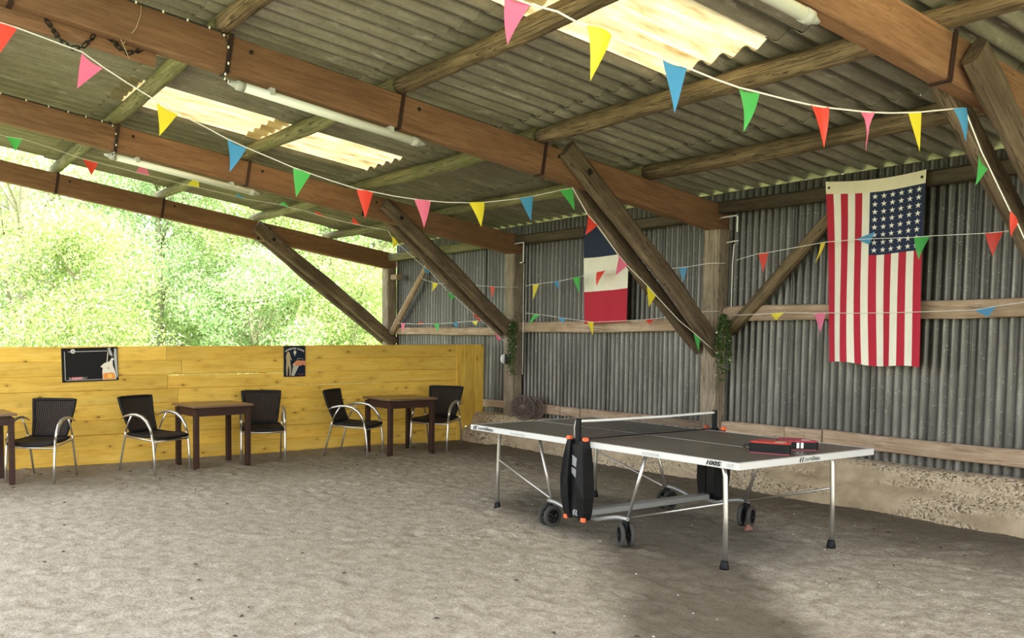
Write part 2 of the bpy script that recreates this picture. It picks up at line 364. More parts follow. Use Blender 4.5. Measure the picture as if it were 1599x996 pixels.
def sand():
    m = NT('grey_sand'); P = m.coords('Object', (1, 1, 1), False)
    f = m.noise(P, 130, 3, .8); f2 = m.noise(P, 46, 3, .75); md = m.noise(P, 9, 6, .72); big = m.noise(P, .55, 4, .6)
    c = m.ramp(m.math('ADD', m.math('MULTIPLY', md, .6), m.math('MULTIPLY', f2, .4)), [(.36, (.25, .208, .152)), (.5, (.45, .395, .310)), (.64, (.64, .575, .475))])
    c = m.mix(m.ramp(f, [(.38, (.75, .75, .75)), (.48, (0, 0, 0))]), c, (.16, .13, .095))
    c = m.mix(m.ramp(f, [(.60, (0, 0, 0)), (.70, (.7, .7, .7))]), c, (.78, .73, .65))
    c = m.mix(m.ramp(big, [(.42, (0, 0, 0)), (.66, (.35, .35, .35))]), c, (.34, .29, .215))
    # damp sand along the footing, and a darker tongue from under the table
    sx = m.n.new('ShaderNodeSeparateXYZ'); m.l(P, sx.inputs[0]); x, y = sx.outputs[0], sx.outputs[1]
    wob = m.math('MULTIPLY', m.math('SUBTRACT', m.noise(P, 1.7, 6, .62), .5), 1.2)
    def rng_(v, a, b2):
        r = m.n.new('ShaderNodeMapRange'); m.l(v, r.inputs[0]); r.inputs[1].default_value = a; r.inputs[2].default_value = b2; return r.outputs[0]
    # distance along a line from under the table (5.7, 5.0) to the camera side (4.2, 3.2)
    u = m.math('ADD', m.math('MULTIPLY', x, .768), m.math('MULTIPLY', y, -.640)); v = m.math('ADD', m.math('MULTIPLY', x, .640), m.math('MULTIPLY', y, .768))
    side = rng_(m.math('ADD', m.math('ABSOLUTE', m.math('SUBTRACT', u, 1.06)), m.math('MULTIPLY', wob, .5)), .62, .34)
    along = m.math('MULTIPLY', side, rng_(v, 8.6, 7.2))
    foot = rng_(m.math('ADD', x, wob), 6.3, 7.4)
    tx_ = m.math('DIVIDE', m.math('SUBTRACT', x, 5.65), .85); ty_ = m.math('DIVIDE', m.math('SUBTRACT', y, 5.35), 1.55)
    under = rng_(m.math('ADD', m.math('ADD', m.math('MULTIPLY', tx_, tx_), m.math('MULTIPLY', ty_, ty_)), m.math('MULTIPLY', wob, .9)), 1.15, .55)  # the table's shade, painted into the sand colour
    damp_shade = m.math('MULTIPLY', m.math('MAXIMUM', m.math('MAXIMUM', along, m.math('MULTIPLY', under, 1.0)), foot), .76); c = m.mix(damp_shade, c, (.105, .085, .060))
    earth_shade = m.math('MULTIPLY', rng_(m.math('ADD', y, m.math('MULTIPLY', wob, .7)), 8.3, 9.2), .55); c = m.mix(earth_shade, c, (.17, .135, .085))  # browner soil with the shade by the partition painted in
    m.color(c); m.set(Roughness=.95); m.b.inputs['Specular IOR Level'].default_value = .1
    h = m.math('ADD', m.math('MULTIPLY', md, .7), m.math('ADD', m.math('MULTIPLY', f2, .3), m.math('MULTIPLY', f, .12))); m.bump(h, .9, .03); return m.m
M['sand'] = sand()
def concrete():
    m = NT('rough_concrete'); P = m.coords('Object', (1, 1, 1), False)
    n = m.noise(P, 3.0, 5, .65); ag = m.voro(P, 62, 'Color'); d = m.voro(P, 62)
    base = m.ramp(n, [(.3, (.27, .20, .13)), (.55, (.45, .35, .235)), (.75, (.56, .455, .325))])
    bw = m.new('RGBToBW'); m.l(ag, bw.inputs[0])
    agg = m.ramp(bw.outputs[0], [(.18, (.13, .09, .055)), (.38, (.46, .36, .24)), (.8, (.66, .55, .40))])
    patch = m.ramp(m.noise(m.coords('Object', (1, .5, 3.0), False), 2.2, 4), [(.44, (0, 0, 0)), (.56, (.85, .85, .85))])
    c = m.mix(patch, base, agg); m.color(c); m.set(Roughness=.92)
    h = m.math('SUBTRACT', m.math('MULTIPLY', n, .5), m.math('MULTIPLY', m.math('MULTIPLY', d, patch), .9)); m.bump(h, .8, .02); return m.m
M['concrete'] = concrete()
def wicker():
    m = NT('black_woven_wicker'); P = m.coords('Object', (1, 1, 1), False)
    w = m.new('TexWave', wave_type='BANDS', bands_direction='Y'); w.inputs['Scale'].default_value = 14; m.l(P, w.inputs[0])
    w2 = m.new('TexWave', wave_type='BANDS', bands_direction='Z'); w2.inputs['Scale'].default_value = 40; m.l(P, w2.inputs[0])
    c = m.mix(m.ramp(w.outputs[1], [(.35, (0, 0, 0)), (.8, (1, 1, 1))]), (.006, .005, .005), (.060, .042, .030)); m.color(c); m.set(Roughness=.6); m.b.inputs['Specular IOR Level'].default_value = .25
    m.bump(m.math('ADD', w.outputs[1], m.math('MULTIPLY', w2.outputs[1], .4)), .7, .01); return m.m
M['wicker'] = wicker()
M['rim'] = plain('black_cord_rim', (.008, .007, .007), .65, **{'Specular_IOR_Level': .25})
def tabletop():
    m = NT('matt_grey_playing_surface'); P = m.coords('Object', (1, 1, 1), False); n = m.noise(P, 5, 5, .7)
    m.color(m.ramp(n, [(.35, (.115, .103, .086)), (.65, (.15, .135, .113))])); m.set(Roughness=.38); m.bump(m.noise(P, 160, 2), .05, .002); return m.m
M['tabletop'] = tabletop()
def netmat():
    m = NT('black_net_mesh'); P = m.coords('Object', (1, 1, 1), False); sx = m.n.new('ShaderNodeSeparateXYZ'); m.l(P, sx.inputs[0])
    a = m.math('GREATER_THAN', m.math('FRACT', m.math('MULTIPLY', sx.outputs[1], 80)), .70)
    b = m.math('GREATER_THAN', m.math('FRACT', m.math('MULTIPLY', sx.outputs[2], 80)), .70)
    al = m.math('MAXIMUM', a, b); m.l(al, m.b.inputs['Alpha']); m.set(Base_Color=(.02, .02, .02, 1), Roughness=.7); return m.m
M['net'] = netmat()
def tube_mat():
    m = NT('frosted_tube_diffuser'); m.set(Base_Color=(.80, .83, .76, 1), Roughness=.3)
    m.b.inputs['Subsurface Weight'].default_value = 0.0; return m.m
M['diffuser'] = tube_mat()
M['endcap'] = plain('clear_grey_end_cap', (.45, .46, .43), .25)
def cloth(n, c, bump=.25):
    m = NT(n); nz = m.noise(m.coords('Object', (2, 2, .6), False), 9, 4); m.color(m.mix(m.ramp(nz, [(.4, (0, 0, 0)), (.8, (.25, .25, .25))]), c, tuple(x * .7 for x in c)))
    m.set(Roughness=.8); m.bump(nz, bump, .02); return m.m
M['f_red'] = cloth('red_flag_cloth', (.44, .010, .034)); M['f_white'] = cloth('cream_flag_cloth', (.80, .76, .66))
M['f_navy'] = cloth('navy_flag_cloth', (.011, .019, .058)); M['f_star'] = plain('star_white', (.82, .80, .74), .8)
M['f_head'] = cloth('canvas_heading', (.78, .70, .52))
def leafmat(n, stops, trans=.5):
    m = NT(n); g = m.n.new('ShaderNodeNewGeometry'); c = m.ramp(g.outputs['Random Per Island'], stops); m.color(c); m.set(Roughness=.5)
    tr = m.new('BsdfTranslucent'); m.l(c, tr.inputs[0]); mx = m.new('MixShader'); mx.inputs[0].default_value = trans
    m.l(m.b.outputs[0], mx.inputs[1]); m.l(tr.outputs[0], mx.inputs[2]); m.l(mx.outputs[0], m.out.inputs[0]); return m.m
M['leaf_lime'] = leafmat('lime_leaves', [(0, (.25, .36, .10)), (.4, (.42, .54, .19)), (.75, (.56, .65, .32)), (1, (.74, .77, .55))])
M['leaf_green'] = leafmat('fresh_green_leaves', [(0, (.22, .39, .15)), (.4, (.40, .58, .26)), (.75, (.56, .70, .40)), (1, (.78, .84, .64))])
M['leaf_pale'] = leafmat('pale_silver_leaves', [(0, (.30, .41, .16)), (.4, (.47, .57, .28)), (.75, (.60, .67, .42)), (1, (.75, .78, .62))])
M['ivy'] = leafmat('dark_ivy_leaves', [(0, (.03, .075, .014)), (.5, (.08, .17, .03)), (.86, (.17, .27, .06)), (.93, (.55, .62, .45)), (1, (.65, .68, .55))], .25)
M['bark'] = wood('pale_bark', (.16, .15, .09), (.30, .29, .19), (.44, .42, .30), knots=.2, bump=.6)
M['stem'] = plain('green_stem', (.06, .09, .02), .7)
M['grass'] = leafmat('grass_blades', [(0, (.12, .22, .03)), (.5, (.24, .38, .07)), (1, (.45, .52, .16))], .3)
def soil():
    m = NT('grassy_ground'); P = m.coords('Object', (1, 1, 1), False); n = m.noise(P, 1.2, 6, .7)
    m.color(m.ramp(n, [(.35, (.16, .24, .06)), (.55, (.30, .34, .14)), (.7, (.42, .37, .25))])); m.set(Roughness=.95); return m.m
M['soil'] = soil()
M['board'] = plain('black_chalkboard', (.010, .009, .009), .7, **{'Specular_IOR_Level': .2})
M['chalk'] = plain('grey_chalk_print', (.42, .42, .40), .7)
M['cream'] = plain('cream_print', (.72, .66, .54), .6)
M['amber'] = plain('amber_print', (.75, .26, .03), .5)
M['amberlight'] = plain('light_amber_print', (.85, .47, .07), .5)
M['poster'] = plain('midnight_blue_print', (.008, .014, .028), .6, **{'Specular_IOR_Level': .2})
M['tan'] = plain('tan_print', (.42, .33, .18), .5)
M['carorange'] = plain('orange_car_print', (.60, .22, .10), .5)
M['beam'] = plain('grey_beam_print', (.42, .40, .33), .5)
M['tileshard'] = plain('dull_red_tile', (.24, .11, .075), .8)
M['litter'] = plain('dead_leaf', (.05, .035, .022), .8)
M['pebble'] = plain('pale_pebble', (.58, .55, .50), .8)

# ------------------------------------------------------------------ the shell of the barn
# X runs towards the tin wall, Y along it (away from the camera), Z up
DW, SLOPE, Z0 = 8.24, 0.1572, 2.651
RY = [2.930, 6.468, 9.845, 13.221]                 # near faces of the four rafters
def zr(X): return Z0 + SLOPE * (DW - X)            # underside of the rafters
ANG = math.atan(SLOPE)
PX = [7.0, 5.63, 4.05, 2.50, 0.95]   # purlin lines

# floor: raked, trodden sand
def make_floor():
    x0, x1, y0, y1, st = -3.2, 8.02, -2.6, 13.4, 0.036
    nx, ny = int((x1 - x0) / st), int((y1 - y0) / st)
    X, Y = np.meshgrid(np.linspace(x0, x1, nx), np.linspace(y0, y1, ny)); Z = np.zeros_like(X)
    for k in range(14):
        a = rng.uniform(0, 6.28); f = rng.uniform(.7, 5); Z += .0042 / (f ** .6) * np.sin(f * (X * np.cos(a) + Y * np.sin(a)) + rng.uniform(0, 6))
    for k in range(2200):                           # footprints and scuffs
        cx, cy = rng.uniform(x0, x1), rng.uniform(.5, y1); a = rng.uniform(0, 3.14); lx, ly = rng.uniform(.05, .13), rng.uniform(.03, .055); d = rng.uniform(.004, .016)
        i0, i1 = max(0, int((cx - .4 - x0) / st)), min(nx, int((cx + .4 - x0) / st)); j0, j1 = max(0, int((cy - .4 - y0) / st)), min(ny, int((cy + .4 - y0) / st))
        if i1 <= i0 or j1 <= j0: continue
        dx, dy = X[j0:j1, i0:i1] - cx, Y[j0:j1, i0:i1] - cy
        u, v = dx * math.cos(a) + dy * math.sin(a), -dx * math.sin(a) + dy * math.cos(a)
        r2 = (u / lx) ** 2 + (v / ly) ** 2; Z[j0:j1, i0:i1] += -d * np.exp(-r2) + d * .6 * np.exp(-(np.sqrt(r2) - 1.6) ** 2 * 2.5)
    Z += rng.normal(0, .0016, Z.shape)
    Z = np.clip(Z, -.024, .02) - .004
    co = np.stack([X, Y, Z], -1).reshape(-1, 3).astype(np.float32)
    idx = np.arange(nx * ny).reshape(ny, nx); q = np.stack([idx[:-1, :-1], idx[:-1, 1:], idx[1:, 1:], idx[1:, :-1]], -1).reshape(-1, 4).astype(np.int32)
    return np_mesh('floor', co, q, smooth=True)
def np_mesh(name, co, quads, smooth=False):
    me = bpy.data.meshes.new(name); n = len(quads)
    me.vertices.add(len(co)); me.vertices.foreach_set('co', np.ascontiguousarray(co, np.float32).ravel())
    k = quads.shape[1]
    me.loops.add(n * k); me.loops.foreach_set('vertex_index', np.ascontiguousarray(quads, np.int32).ravel())
    me.polygons.add(n); me.polygons.foreach_set('loop_start', np.arange(0, n * k, k, dtype=np.int32)); me.polygons.foreach_set('loop_total', np.full(n, k, np.int32))
    if smooth: me.polygons.foreach_set('use_smooth', np.ones(n, bool))
    me.update(); me.validate(); return me
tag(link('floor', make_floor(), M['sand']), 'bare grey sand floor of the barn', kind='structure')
g = MB(); g.grid([[(-70 + 10 * i, -50 + 10 * j, -.12) for j in range(14)] for i in range(16)]); tag(g.build('ground', M['soil']), 'grassy ground outside the open gable', kind='structure')

# corrugated tin wall: one part per sheet
def corrugated(L, W, waves, amp, seg=2, spw=8, th=.004):
    n = waves * spw; mb = MB()
    def lay(o): return [[(L * i / seg, W * j / n, amp * math.cos(2 * math.pi * waves * j / n) + o) for j in range(n + 1)] for i in range(seg + 1)]
    a, b = lay(0), lay(-th)
    mb.grid(a, True); mb.grid([r[::-1] for r in b], True)
    for e in (0, seg):
        A, B = a[e], b[e]; vs = A + B; m = len(A)
        mb.add(vs, [(j, j + 1, m + j + 1, m + j) if e else (j + 1, j, m + j, m + j + 1) for j in range(m - 1)])
    return mb
wall = structure('wall_back', 'tall wall of weathered corrugated tin sheets')
ws = corrugated(2.755, .848, 11, .0095, 1, 8, .002).mesh('wall_sheet'); ws.materials.append(M['galv'])
for k in range(-7, 11):
    y = 4.865 + .833 * k
    if y + .833 > 13.5: continue
    # local x -> up, local y -> +Y, local z -> -X (towards the room)
    Mx = Matrix.Translation((DW + (.004 if k % 2 else 0) + .012, y, .34)) @ Matrix(((0, 0, -1), (0, 1, 0), (1, 0, 0))).to_4x4() @ Matrix.Rotation(R_(random.uniform(-.25, .25)), 4, 'Z')
    link('wall_sheet', ws, None, Mx, wall)

# low concrete footing with a ledge
def footing():
    prof = [(8.34, .40), (8.13, .405), (8.075, .385), (8.05, .33), (8.02, .25), (7.985, .215), (7.90, .19), (7.865, .16), (7.85, .08), (7.84, -.06)]
    ys = np.arange(-1.2, 10.55, .05); P = []
    ph = rng.uniform(0, 6, 12)
    for y in ys:
        row = []
        sh = -.17 * max(0.0, min(1.0, (y - 9.75) / .35))
        for k, (x, z) in enumerate(prof):
            x += 0 if k == 0 else sh; w = .012 * math.sin(y * 1.7 + ph[k]) + .010 * math.sin(y * 4.3 + ph[k] * 2) + rng.normal(0, .006)
            row.append((x + w * (0 if k == 0 else 1), y, z + (.6 * w if 0 < k < 9 else 0)))
        P.append(row)
    mb = MB(); mb.grid([r[::-1] for r in P]); e = P[-1]; n = len(e)
    mb.add(e + [(8.34, ys[-1], -.06)], [tuple(range(n + 1))[::-1]]); return mb
tag(footing().build('wall_footing', M['concrete']), 'low rough concrete footing under the tin wall', kind='structure')

def bay(name): return name
# posts
PL = ['timber post at the near end of the tin wall, partly out of view', 'square weathered timber post between the two cloth flags', 'timber post with black lamp box and hanging plant, left of the tricolour flag', 'timber corner post at the open gable end']
posts = []
for i, y in enumerate(RY):
    zt = zr(8.1) + .01
    o = timber('timber_post', (8.135, y + .055, .34 if i < 3 else .0), (8.135, y + .055, zt), .20, .19, M['post'], up=(1, 0, 0), ch=.018, jit=.006, seed=10 + i)
    tag(o, PL[i], 'post', 'square posts along the tin wall'); posts.append(o)

# rafters, each with steel straps and bolts under every purlin
RL = ['orange lit rafter beam at the upper right, nearest of the four', 'long brown rafter beam on the square post between the flags',
      'brown rafter beam carrying the far tube light, second from the open gable', 'dark rafter beam across the open gable end before the trees']
rafters = []
for i, y in enumerate(RY):
    xa, xb = 8.26, 0.10; hh = .285
    Mx, L = frame_along((xa, y + .055, zr(xa) + hh / 2), (xb, y + .055, zr(xb) + hh / 2))
    o = link('rafter_beam', timber_mesh(L, .11, hh, ch=.008, jit=.003, seg=.5, seed=30 + i), M['rafter'], Mx); tag(o, RL[i], 'beam', 'sloping rafter beams')
    rafters.append(o)
    for j, px in enumerate(PX):
        if j == 0: continue
        s = MB(); s.box((0, 0, 0), (.034, .010, .30)); s.box((0, .058, -.152), (.034, .118, .006), mi=0)
        c = Matrix.Translation((px + .02, y - .006, zr(px) + hh / 2)) @ Matrix.Rotation(ANG, 4, 'Y')
        c2 = s.build('strap', M['strap'], c, o)
        b = MB(); b.lathe([(0, .010), (.010, .010), (.017, .004), (.018, 0)], 10, Matrix.Rotation(R_(90), 4, 'X'))
        b.build('bolt', M['bolt'], Matrix.Translation((px + .20, y - .001, zr(px) + hh * .62)), o)

# knee braces, clamped in pairs on both sides of post and rafter
BR = [((8.16, 1.30), (5.77, 3.23), .215, 0), ((8.09, 1.40), (5.90, 3.32), .20, 1), ((8.06, 1.57), (5.92, 3.23), .18, 2), ((8.20, 1.40), (5.58, 3.27), .20, 3)]
names = ['under the nearest rafter, upper right', 'crossing the tricolour flag', 'left of the tricolour flag', 'in the open gable against the trees']
for (b, t, w, i) in BR:
    y = RY[i]
    for side in (0, 1):
        yy = y - .047 if side == 0 else y + .157
        dx = 0 if side == 0 else -.05
        o = timber('knee_brace', (b[0] + dx, yy, b[1]), (t[0] + dx, yy, t[1]), .09, w * (1 if side == 0 else .85), M['brace'], up=(1, 0, 1), ch=.03, jit=.010, bow=0, seed=50 + i * 2 + side)
        tag(o, ('thick dark diagonal knee brace ' if side == 0 else 'far twin of the diagonal knee brace ') + names[i], 'brace', 'diagonal knee braces')
        if side == 0:
            k = MB(); k.box((0, 0, 0), (.055, .010, .055), ch=.004)
            k.build('bolt_plate', M['bolt'], Matrix.Translation((t[0] + .22 * (b[0] - t[0]) / 2.0, yy - .047, t[1] + .22 * (b[1] - t[1]) / 2.0)) @ Matrix.Rotation(R_(45), 4, 'Y'), o)
# round braces along the wall
o = pole('wall_brace', (8.11, 6.33, 1.60), (8.14, 5.10, 2.80), .066, M['pole'], seed=3); tag(o, 'round diagonal pole brace beside the stars and stripes flag', 'brace', 'round braces on the tin wall')
o = pole('wall_brace', (8.09, 13.12, 1.56), (8.12, 11.98, 2.76), .052, M['rail'], seed=4); tag(o, 'pale slim diagonal pole brace on the far wall bay by the gable', 'brace', 'round braces on the tin wall')

# purlins: round poles, one per bay and line
BAYN = ['behind the nearest rafter', 'in the nearest full bay', 'in the middle bay', 'in the bay by the open gable']
LINE = ['lowest purlin line above the wall', 'second purlin line up', 'third purlin line up', 'fourth purlin line up', 'fifth purlin line up']
BY = [(-1.9, 3.16), (3.12, 6.55), (6.50, 9.92), (9.88, 13.50)]
for j, px in enumerate(PX):
    for b, (ya, yb) in enumerate(BY):
        r = .078 + random.uniform(-.006, .008) - (.010 if b == 3 else 0); dx = .012 * (1 if b % 2 else -1)
        z = zr(px) + .285 + .066
        o = pole('purlin_pole', (px + dx, ya, z), (px + dx + random.uniform(-.03, .03), yb, z + .004), r, M['pole' if b < 2 else 'pole_green'], seed=100 + j * 7 + b, bow=.012, taper=.12, wob=.010)
        tag(o, 'round timber pole, %s, %s' % (LINE[j], BAYN[b]), 'purlin', 'round purlin poles under the roof')
# wall plates, rails and skirting planks
def plank(name, x, ya, yb, z, d, h, mat, parent=None, jit=.003, seed=0, ch=.008, dz=0.0):
    return timber(name, (x, ya, z), (x, yb, z + dz), d, h, mat, parent=parent, jit=jit, seed=seed, ch=ch)
for (ya, yb, z, l) in ((3.0, 6.60, 2.915, 'dark wall plate timber above the stars and stripes flag'), (6.60, 9.95, 2.865, 'dark wall plate timber above the tricolour flag'), (9.95, 13.4, 2.88, 'wall plate timber over the far wall bay by the gable')):
    tag(plank('wall_plate', 8.135, ya, yb, z, .12, .13, M['plate'] if ya < 9 else M['pole_green'], seed=int(ya * 10), ch=.02, jit=.006), l, 'beam', 'wall plates under the eaves')
tag(plank('wall_plate', 8.135, -1.0, 2.98, 2.915, .12, .13, M['plate'], seed=5), 'wall plate timber beyond the nearest post', 'beam', 'wall plates under the eaves')
for (ya, yb, z, h, dz, l) in ((3.20, 6.42, 1.795, .155, -.015, 'pale horizontal wall rail behind the stars and stripes flag'), (6.63, 9.80, 1.675, .145, -.03, 'pale horizontal wall rail under the tricolour flag'), (10.0, 13.2, 1.60, .120, 0, 'pale horizontal wall rail in the far bay above the yellow planks')):
    tag(plank('wall_rail', 8.175, ya, yb, z, .075, h, M['rail'], seed=int(ya * 10), dz=dz, jit=.006, ch=.012), l, 'rail', 'horizontal rails on the tin wall')
tag(plank('wall_rail', 8.175, -1.0, 3.0, 1.79, .075, .15, M['rail'], seed=8), 'horizontal wall rail beyond the nearest post', 'rail', 'horizontal rails on the tin wall')
bb = structure('baseboard_back', 'pale timber planks along the foot of the tin wall')
for (ya, yb, z, h) in ((-1.0, 3.0, .585, .14), (3.22, 5.26, .572, .145), (5.275, 5.66, .566, .145), (5.67, 6.42, .562, .145), (6.63, 8.56, .535, .135), (8.575, 8.93, .535, .125), (8.945, 9.75, .535, .125), (9.96, 10.9, .53, .11)):
    plank('plank', 8.185, ya, yb, z, .06, h, M['rail'], bb, seed=int(ya * 9) + 3, jit=.005, ch=.012)

# roof of corrugated fibre-cement sheets, one part per sheet, with translucent ones, one of them added unseen
roof = structure('ceiling', 'corrugated fibre cement roof seen from below')
SW = .92
SPAN = [(8.42, 7.0), (7.0, 5.63), (5.63, 4.05), (4.05, 2.50), (2.50, .95), (.95, .05)]
sm, sk = {}, {}
for r, (xl, xh) in enumerate(SPAN):
    L = (xl - xh) / math.cos(ANG) + .16
    sm[r] = corrugated(L, SW + .02, 5, .029, 2, 10, .008).mesh('roof_sheet'); sm[r].materials.append(M['fibro'])
    sk[r] = corrugated(L, SW + .02, 5, .029, 2, 10, .003).mesh('skylight_sheet'); sk[r].materials.append(M['skylight'])
SKY = {(2, 0), (2, 5), (3, 5), (2, -2), (3, 0), (3, -2)}           # (row, column); last one unseen, added to brighten the nearest rafter
for r, (xl, xh) in enumerate(SPAN):
    for k in range(-6, 10):
        y = 4.03 + SW * k
        z = zr(xl) + .285 + .155 + .040 + (.010 if k % 2 else 0) + .004 * r % .009
        X = Vector((-math.cos(ANG), 0, math.sin(ANG))); Y = Vector((0, -1, 0)); Zv = X.cross(Y)
        Mx = Matrix.Translation((xl + random.uniform(-.012, .012), y + SW, z)) @ Matrix((X, Y, Zv)).transposed().to_4x4() @ Matrix.Rotation(R_(.55), 4, 'Y')
        o = link('skylight_sheet' if (r, k) in SKY else 'roof_sheet', sk[r] if (r, k) in SKY else sm[r], None, Mx, roof)
        if (r, k) in SKY: o['label'] = 'cream translucent skylight sheet'  # shared by the added unseen sheet, last in SKY

# ------------------------------------------------------------------ yellow plank partition
fence = thing('plank_partition', 'long yellow pine plank partition below the open gable', 'partition', (4.4, 10.60, 0))
rows = 8; hgt = 1.398 / rows; FY = 10.58
cuts = [(3.28,), (3.47,), (3.29,), (3.42, ), (.9,), (6.0,), (3.5,), (2.2,)]
for r in range(rows):
    z = 1.398 - hgt * (r + .5); xs = [-2.6] + list(cuts[r]) + [7.636]
    for a, b in zip(xs[:-1], xs[1:]):
        tilt = random.uniform(-.002, .002); lip = random.uniform(-.006, .006) + (.008 if r in (2, 4, 5) else 0)
        gap = .009 if (r == 2 and a > 1) else -.004
        o = timber('plank', (a + .003, FY - lip, z + tilt), (b - .003, FY - lip, z - tilt), .027, hgt - gap, M['pine'], parent=fence, ch=.0095, jit=.0016, seg=.6, seed=int(200 + r * 9 + a))
for (xa, xb, zb) in ((7.632, 7.790, .0), (7.794, 7.955, .20), (7.960, 8.12, .36)):
    timber('plank', ((xa + xb) / 2, FY - .012, zb), ((xa + xb) / 2, FY - .012, 1.402), .027, xb - xa, M['pine'], up=(1, 0, 0), parent=fence, ch=.004, jit=.001, seed=int(xa * 100))
for x in (-.6, 2.0, 4.6, 7.2):
    timber('fence_post', (x, FY + .075, -.1), (x, FY + .075, 1.36), .09, .09, M['pine'], up=(1, 0, 0), parent=fence, seed=int(x * 10 + 50))

# ------------------------------------------------------------------ table tennis table
TTM = T(5.61, 5.088, 0) @ RZ(R_(-88.642))
tt = thing('table_tennis_table', 'outdoor table tennis table with dark grey top on wheeled steel frame', 'table', TTM)
TL, TW, TH = 2.74, 1.525, .748
def tpart(mb, name, mat, label=None):
    o = mb.build(name, mat, None, tt)
    if label: o['label'] = label
    return o
for s in (-1, 1):
    b = MB(); b.box((s * TL / 4 + s * .002, 0, TH - .006), (TL / 2 - .010, TW - .02, .010)); top = tpart(b, 'tabletop', M['tabletop'])
    l = MB(); z = TH - .0004
    l.box((s * TL / 4, -TW / 2 + .012, z), (TL / 2 - .012, .016, .0016)); l.box((s * TL / 4, TW / 2 - .012, z), (TL / 2 - .012, .016, .0016))
    l.box((s * (TL / 2 - .012), 0, z), (.016, TW - .03, .0016)); l.box((s * TL / 4, 0, z), (TL / 2 - .03, .0022, .0010))
    l.build('court_lines', M['trimwhite'], TTM, top)
    for t in (-1, 1):
        b = MB(); b.box((s * TL / 4, t * (TW / 2 - .004), TH - .024), (TL / 2 - .004, .010, .046), ch=.003); tpart(b, 'edge_trim', M['trimwhite'])
    b = MB(); b.box((s * (TL / 2 - .005), 0, TH - .024), (.012, TW, .046), ch=.003); tpart(b, 'edge_trim', M['trimwhite'])
    b = MB(); b.box((s * TL / 4, 0, TH - .03), (TL / 2 - .08, TW - .1, .02)); tpart(b, 'top_tray', M['steel'])
for sx in (-1, 1):
    for sy in (-1, 1):
        fx, fy = sx * (TL / 2 - .198), sy * (TW / 2 - .157)
        b = MB(); b.tube([(fx, fy, .03), (fx + sx * .000, fy, .35), (fx + sx * .012 * -1, fy, .62), (fx - sx * .025, fy, .675), (fx - sx * .075, fy, .705)], .0165, 12); leg = tpart(b, 'leg', M['alu'])
        f = MB(); f.lathe([(0, .0), (.030, .0), (.031, .012), (.024, .05), (.019, .062), (.0, .062)], 14, T(fx, fy, -.004)); f.build('foot', M['black'], TTM, leg)
        # caster pair
        cx, cy = sx * .40, sy * .70
        b = MB(); b.tube([(cx, cy, .205), (cx, cy, .14)], .014, 10); b.box((cx, cy, .150), (.045, .036, .09), ch=.006); b.tube([(cx - .07, cy, .082), (cx + .07, cy, .082)] if sy * sx else [], .008, 8)
        fork = tpart(b, 'caster_fork', M['black'])
        ang = {(-1, -1): R_(-94), (1, -1): R_(-32), (-1, 1): R_(-94), (1, 1): R_(-72)}[(sx, sy)]
        for t in (-1, 1):
            W = T(cx, cy, .086) @ RZ(ang) @ T(0, t * .036, 0) @ Matrix.Rotation(R_(90), 4, 'X')
            wmb = MB(); wmb.lathe([(.058, -.013), (.080, -.014), (.087, -.007), (.088, 0), (.087, .007), (.080, .014), (.058, .013), (.058, -.013)], 28, W)
            wh = wmb.build('wheel', M['rubber'], TTM, tt)
            h = MB(); h.lathe([(0, -.012), (.014, -.012), (.014, .012), (0, .012)], 14, W); h.lathe([(.050, -.009), (.060, -.011), (.060, .011), (.050, .009), (.050, -.009)], 28, W)
            for q in range(5):
                a = q * 2 * math.pi / 5
                h.box((.033, 0, 0), (.044, .016, .014), W @ Matrix.Rotation(a, 4, 'Z'))
            h.build('wheel_hub', M['black'], TTM, wh)
        # struts
        b = MB(); b.tube([(sx * .56, sy * .68, .705), (cx, sy * .68, .205)], .0125, 10); tpart(b, 'strut', M['alu'])
        b = MB(); b.tube([(fx, fy, .445), (cx + sx * .02, sy * .66, .212)], .0085, 8); tpart(b, 'stay_rod', M['alu'])
